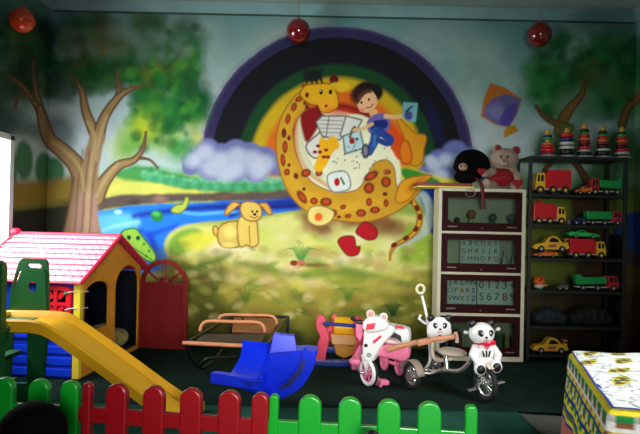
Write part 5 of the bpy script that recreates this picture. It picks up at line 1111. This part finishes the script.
stack(547.5, [('crimson', .058, .016), ('red', .058, .030), ('red', .052, .022), ('orange', .044, .016), ('yellow', .020, .026), ('green', .034, .014), ('navy', .034, .018)], 'ring stacker with a bare yellow gap, first on the left of the rack top')
stack(566.5, [('dark', .062, .042), ('white', .062, .022), ('dark', .050, .008), ('white', .060, .022), ('navy', .050, .034), ('red', .054, .028)], 'ring stacker with white rings and a red ring on top, tallest-looking on the rack')
stack(584, [('dark', .055, .026), ('white', .056, .014), ('red', .054, .026), ('dark', .040, .012), ('crimson', .048, .026), ('orange', .045, .024), ('red', .043, .022), ('green', .040, .016), ('dark', .036, .022)], 'ring stacker with a red ring above a thin white one, third from left')
stack(602.5, [('dark', .060, .034), ('white', .058, .018), ('dark', .046, .026), ('crimson', .050, .020), ('orange', .046, .022), ('red', .043, .020), ('green', .038, .016), ('dark', .034, .022)], 'ring stacker with a white ring resting on black, fourth from the left')
stack(621.5, [('dark', .056, .012), ('white', .060, .018), ('red', .056, .024), ('dark', .046, .022), ('crimson', .050, .020), ('orange', .048, .022), ('red', .046, .020), ('green', .040, .020), ('dark', .036, .014)], 'ring stacker at the right end of the rack top')

# ================================================================== bed with patterned cover
bed = thing('bed', 'low bed or padded couch with white leaf-patterned cover and striped border', 'bed', (1.85, 1.9, .02))
def bedpaint():
    # outline of the top edge from the far right, round the far-left corner, along the left side, round the near corner, then right
    tz = .485; cor = [(2.66, 2.72), (1.235, 2.77), (.985, 1.90), (2.66, 1.52)]
    path = []; segs = list(zip(cor, cor[1:]))
    r = .05
    def seg(a, b, n): return [(a[0]+(b[0]-a[0])*k/n, a[1]+(b[1]-a[1])*k/n) for k in range(n)]
    path = seg(cor[0], cor[1], 70)+seg(cor[1], cor[2], 150)+seg(cor[2], cor[3], 110)+[cor[3]]
    P = np.array(path); K = np.hanning(11); K /= K.sum(); pad = np.pad(P, ((5, 5), (0, 0)), 'edge'); P = np.stack([np.convolve(pad[:, c], K, 'valid') for c in range(2)], 1)
    d = np.gradient(P, axis=0); d /= np.linalg.norm(d, axis=1)[:, None]; nrm = np.stack([-d[:, 1], d[:, 0]], 1)*-1      # outward
    cen = np.array([2.0, 2.1]); sgn = np.sign(((P-cen)*nrm).sum(1)); nrm = nrm*sgn[:, None]
    s = np.concatenate([[0], np.cumsum(np.linalg.norm(np.diff(P, axis=0), axis=1))])
    nt_ = 90; t = np.linspace(0, .42, nt_)          # distance from the edge crown down the side
    rnd = .035; V = []; C = []
    for j, tt in enumerate(t):
        if tt < rnd*PI/2: a = tt/rnd; out = rnd*math.sin(a); dz = rnd*(1-math.cos(a))
        else: out = rnd+(tt-rnd*PI/2)*.06; dz = rnd+(tt-rnd*PI/2)
        wob = .008*np.sin(s*17+1)*max(0, (tt-.05)*3)+.006*np.sin(s*41)*max(0, tt-.1)*2
        V.append(np.stack([P[:, 0]+nrm[:, 0]*(out+wob-rnd), P[:, 1]+nrm[:, 1]*(out+wob-rnd), np.full(len(s), tz-dz)], 1))
    V = np.array(V); tt, ss = np.meshgrid(t, s, indexing='ij')
    blue, yel, grn, wht_, brw, pnk_ = [lin(c) for c in ((30, 50, 150), (226, 206, 50), (30, 130, 60), (226, 226, 220), (130, 84, 60), (190, 110, 100))]
    C = np.zeros(tt.shape+(3,)); q_ = [(.014, blue), (.026, yel), (.022, grn), (.022, brw), (.012, wht_), (.022, yel), (.016, blue), (.022, grn), (.022, brw), (.024, yel), (.016, blue), (.024, grn), (.020, yel), (.016, blue), (.020, grn), (.020, yel), (.016, blue), (.3, pnk_)]; bands = []; z_ = 0
    for h_, c_ in q_: bands.append((z_, z_+h_, c_)); z_ += h_
    for a, b_, c in bands: C[(tt >= a) & (tt < b_)] = c
    # woven block pattern: repeated along the edge
    ph = (ss/.085) % 1.0; diag = ((ss+tt*.9)/.085) % 1.0
    bn = lambda k: (tt >= bands[k][0]) & (tt < bands[k][1])
    m = bn(3) & (ph < .35); C[m] = wht_; m = bn(2) & (ph < .3); C[m] = wht_*.6
    m = bn(5) & (diag < .25); C[m] = brw; m = bn(7) & (diag > .6); C[m] = yel; m = bn(8) & (ph < .4); C[m] = wht_
    m = bn(9) & (diag < .3); C[m] = grn; m = bn(11) & (diag < .4); C[m] = yel; m = bn(14) & (ph < .4); C[m] = brw
    C *= (.86+.28*np.random.rand(*tt.shape))[..., None]
    def emit(name, V, C, label=None):
        a, b_ = V.shape[:2]; idx = np.arange(a*b_).reshape(a, b_); q = np.stack([idx[:-1, :-1], idx[:-1, 1:], idx[1:, 1:], idx[1:, :-1]], -1).reshape(-1, 4)
        me = bpy.data.meshes.new(name); me.vertices.add(a*b_); Vv = (V.reshape(-1, 3)-np.array(bed.location)).ravel(); me.vertices.foreach_set('co', Vv)
        me.loops.add(q.size); me.loops.foreach_set('vertex_index', q.ravel()); me.polygons.add(len(q)); me.polygons.foreach_set('loop_start', np.arange(0, q.size, 4)); me.update(calc_edges=True)
        at = me.color_attributes.new('paint', 'FLOAT_COLOR', 'POINT'); at.data.foreach_set('color', np.concatenate([np.clip(C, 0, 1).reshape(-1, 3), np.ones((a*b_, 1))], 1).ravel())
        me.polygons.foreach_set('use_smooth', [True]*len(me.polygons)); me.materials.append(cm); o = bpy.data.objects.new(name, me); COL.objects.link(o); o.parent = bed; return o
    cm = attr_mat('printed_cotton', .85, .2)
    emit('cover_side', V, C)
    # top sheet
    nx, ny = 260, 220; A, B = np.meshgrid(np.linspace(0, 1, nx), np.linspace(0, 1, ny))
    c00, c10, c01, c11 = [np.array(c, float) for c in (cor[1], cor[0], cor[2], cor[3])]
    Q = (c00*(1-B[..., None])*(1-A[..., None])+c10*(1-B[..., None])*A[..., None]+c01*B[..., None]*(1-A[..., None])+c11*B[..., None]*A[..., None])
    inset = .030; ctr = Q.reshape(-1, 2).mean(0); 
    X, Y_ = Q[..., 0], Q[..., 1]; edge = np.minimum(np.minimum(A*1.4, (1-A)*1.4), np.minimum(B*1.1, (1-B)*1.1)); Z = tz+.012*np.clip(edge/.12, 0, 1)+.003*np.sin(X*21+Y_*9)
    Q2 = Q+(ctr-Q)*.0; rnd_c = np.clip(1-edge/.03, 0, 1); Q2 = Q+(ctr-Q)*(rnd_c[..., None]*.022)
    Vt = np.concatenate([Q2, Z[..., None]], -1); n1_ = fbm(X*16, Y_*16, 2); Ct = np.zeros(X.shape+(3,)); Ct[:] = lin((222, 224, 222))
    sw = np.abs(np.sin((X*3+.9*np.sin(Y_*7+n1_*2)+Y_*2.2)*6)); Ct[sw < .16] = lin((140, 150, 148)); sw2 = np.abs(np.sin((X*5-Y_*6+n1_*1.6)*3)); Ct[(sw2 < .12)] = lin((150, 160, 158))
    gx, gy = .155, .22
    for i in range(11):
        for j in range(8):
            lx = 1.22+i*gx+(j % 2)*gx*.5+.02*math.sin(i*3+j); ly = 1.58+j*gy*.72; th = .7+.2*math.sin(i+j*2)
            dx, dy_ = X-lx, Y_-ly; u_ = dx*math.cos(th)+dy_*math.sin(th); v_ = -dx*math.sin(th)+dy_*math.cos(th); L_, W_ = .085, .034; d_ = np.abs(v_)/W_+(u_/L_)**2
            Ct[d_ < 1] = lin((214, 200, 66)); Ct[d_ < .84] = lin((66, 110, 60)); Ct[(d_ < .84) & (np.sin(u_*160+v_*60) > .3)] = lin((200, 190, 70)); Ct[(d_ < .7) & (np.sin(u_*110-v_*90) > .2)] = lin((120, 66, 56)); Ct[d_ < .08] = lin((40, 50, 90))
    Ct[edge < .016] = blue
    emit('cover_top', Vt, Ct)
    MB().prism([(1.29, 2.68, .03), (2.62, 2.64, .03), (2.62, 1.62, .03), (1.10, 1.94, .03)], (0, 0, .42)).build('mattress_base', mat('dark_bed_base', (40, 34, 30), .8), bed)
    for x, y in ((1.34, 2.63), (2.58, 2.58), (1.17, 1.99), (2.58, 1.68)): MB().box((x, y, .028), (.05, .05, .04)).build('foot', mat('dark_bed_base', (40, 34, 30), .8), bed)
bedpaint()

# ================================================================== shiny ball decorations hanging from the ceiling
def ball(u, v, r_px, Y, col, rim, label):
    c = W(u, v, Y); r = r_px*Y/F; t = thing('hanging_ball', label, 'decoration ball', (c.x, c.y, c.z-r), 'shiny balls along the top of the wall')
    MB().ell(c, (r, r, r*1.02), u=32, v=22).build('ball', col, t); MB().lathe([(0, 0), (.014, 0), (.012, .014), (0, .016)], c+V3(0, 0, r*.99)).build('cap', rim, t)
    MB().tube([c+V3(0, 0, r+.01), (c.x, c.y, ZC-.001)], .0018, 6).build('string', rim, t)
gb = mat('dark_red_balloon', (112, 8, 12), .15, coat=.8); ob = mat('orange_red_balloon', (236, 74, 20), .2, coat=.8)
ball(298.5, 31, 12, 4.70, gb, tm['cherry'], 'dark red ball over the top of the rainbow'); ball(539.5, 34.5, 12.2, 4.70, gb, tm['cherry'], 'dark red ball high at the right over the painted tree'); ball(22, 20, 12.3, 4.2, ob, tm['orange'], 'orange red ball in the top left corner by the side wall')
house.location.z += .004; rp.location.z += .012; pt.location.z += .003; rb.location.z += .006
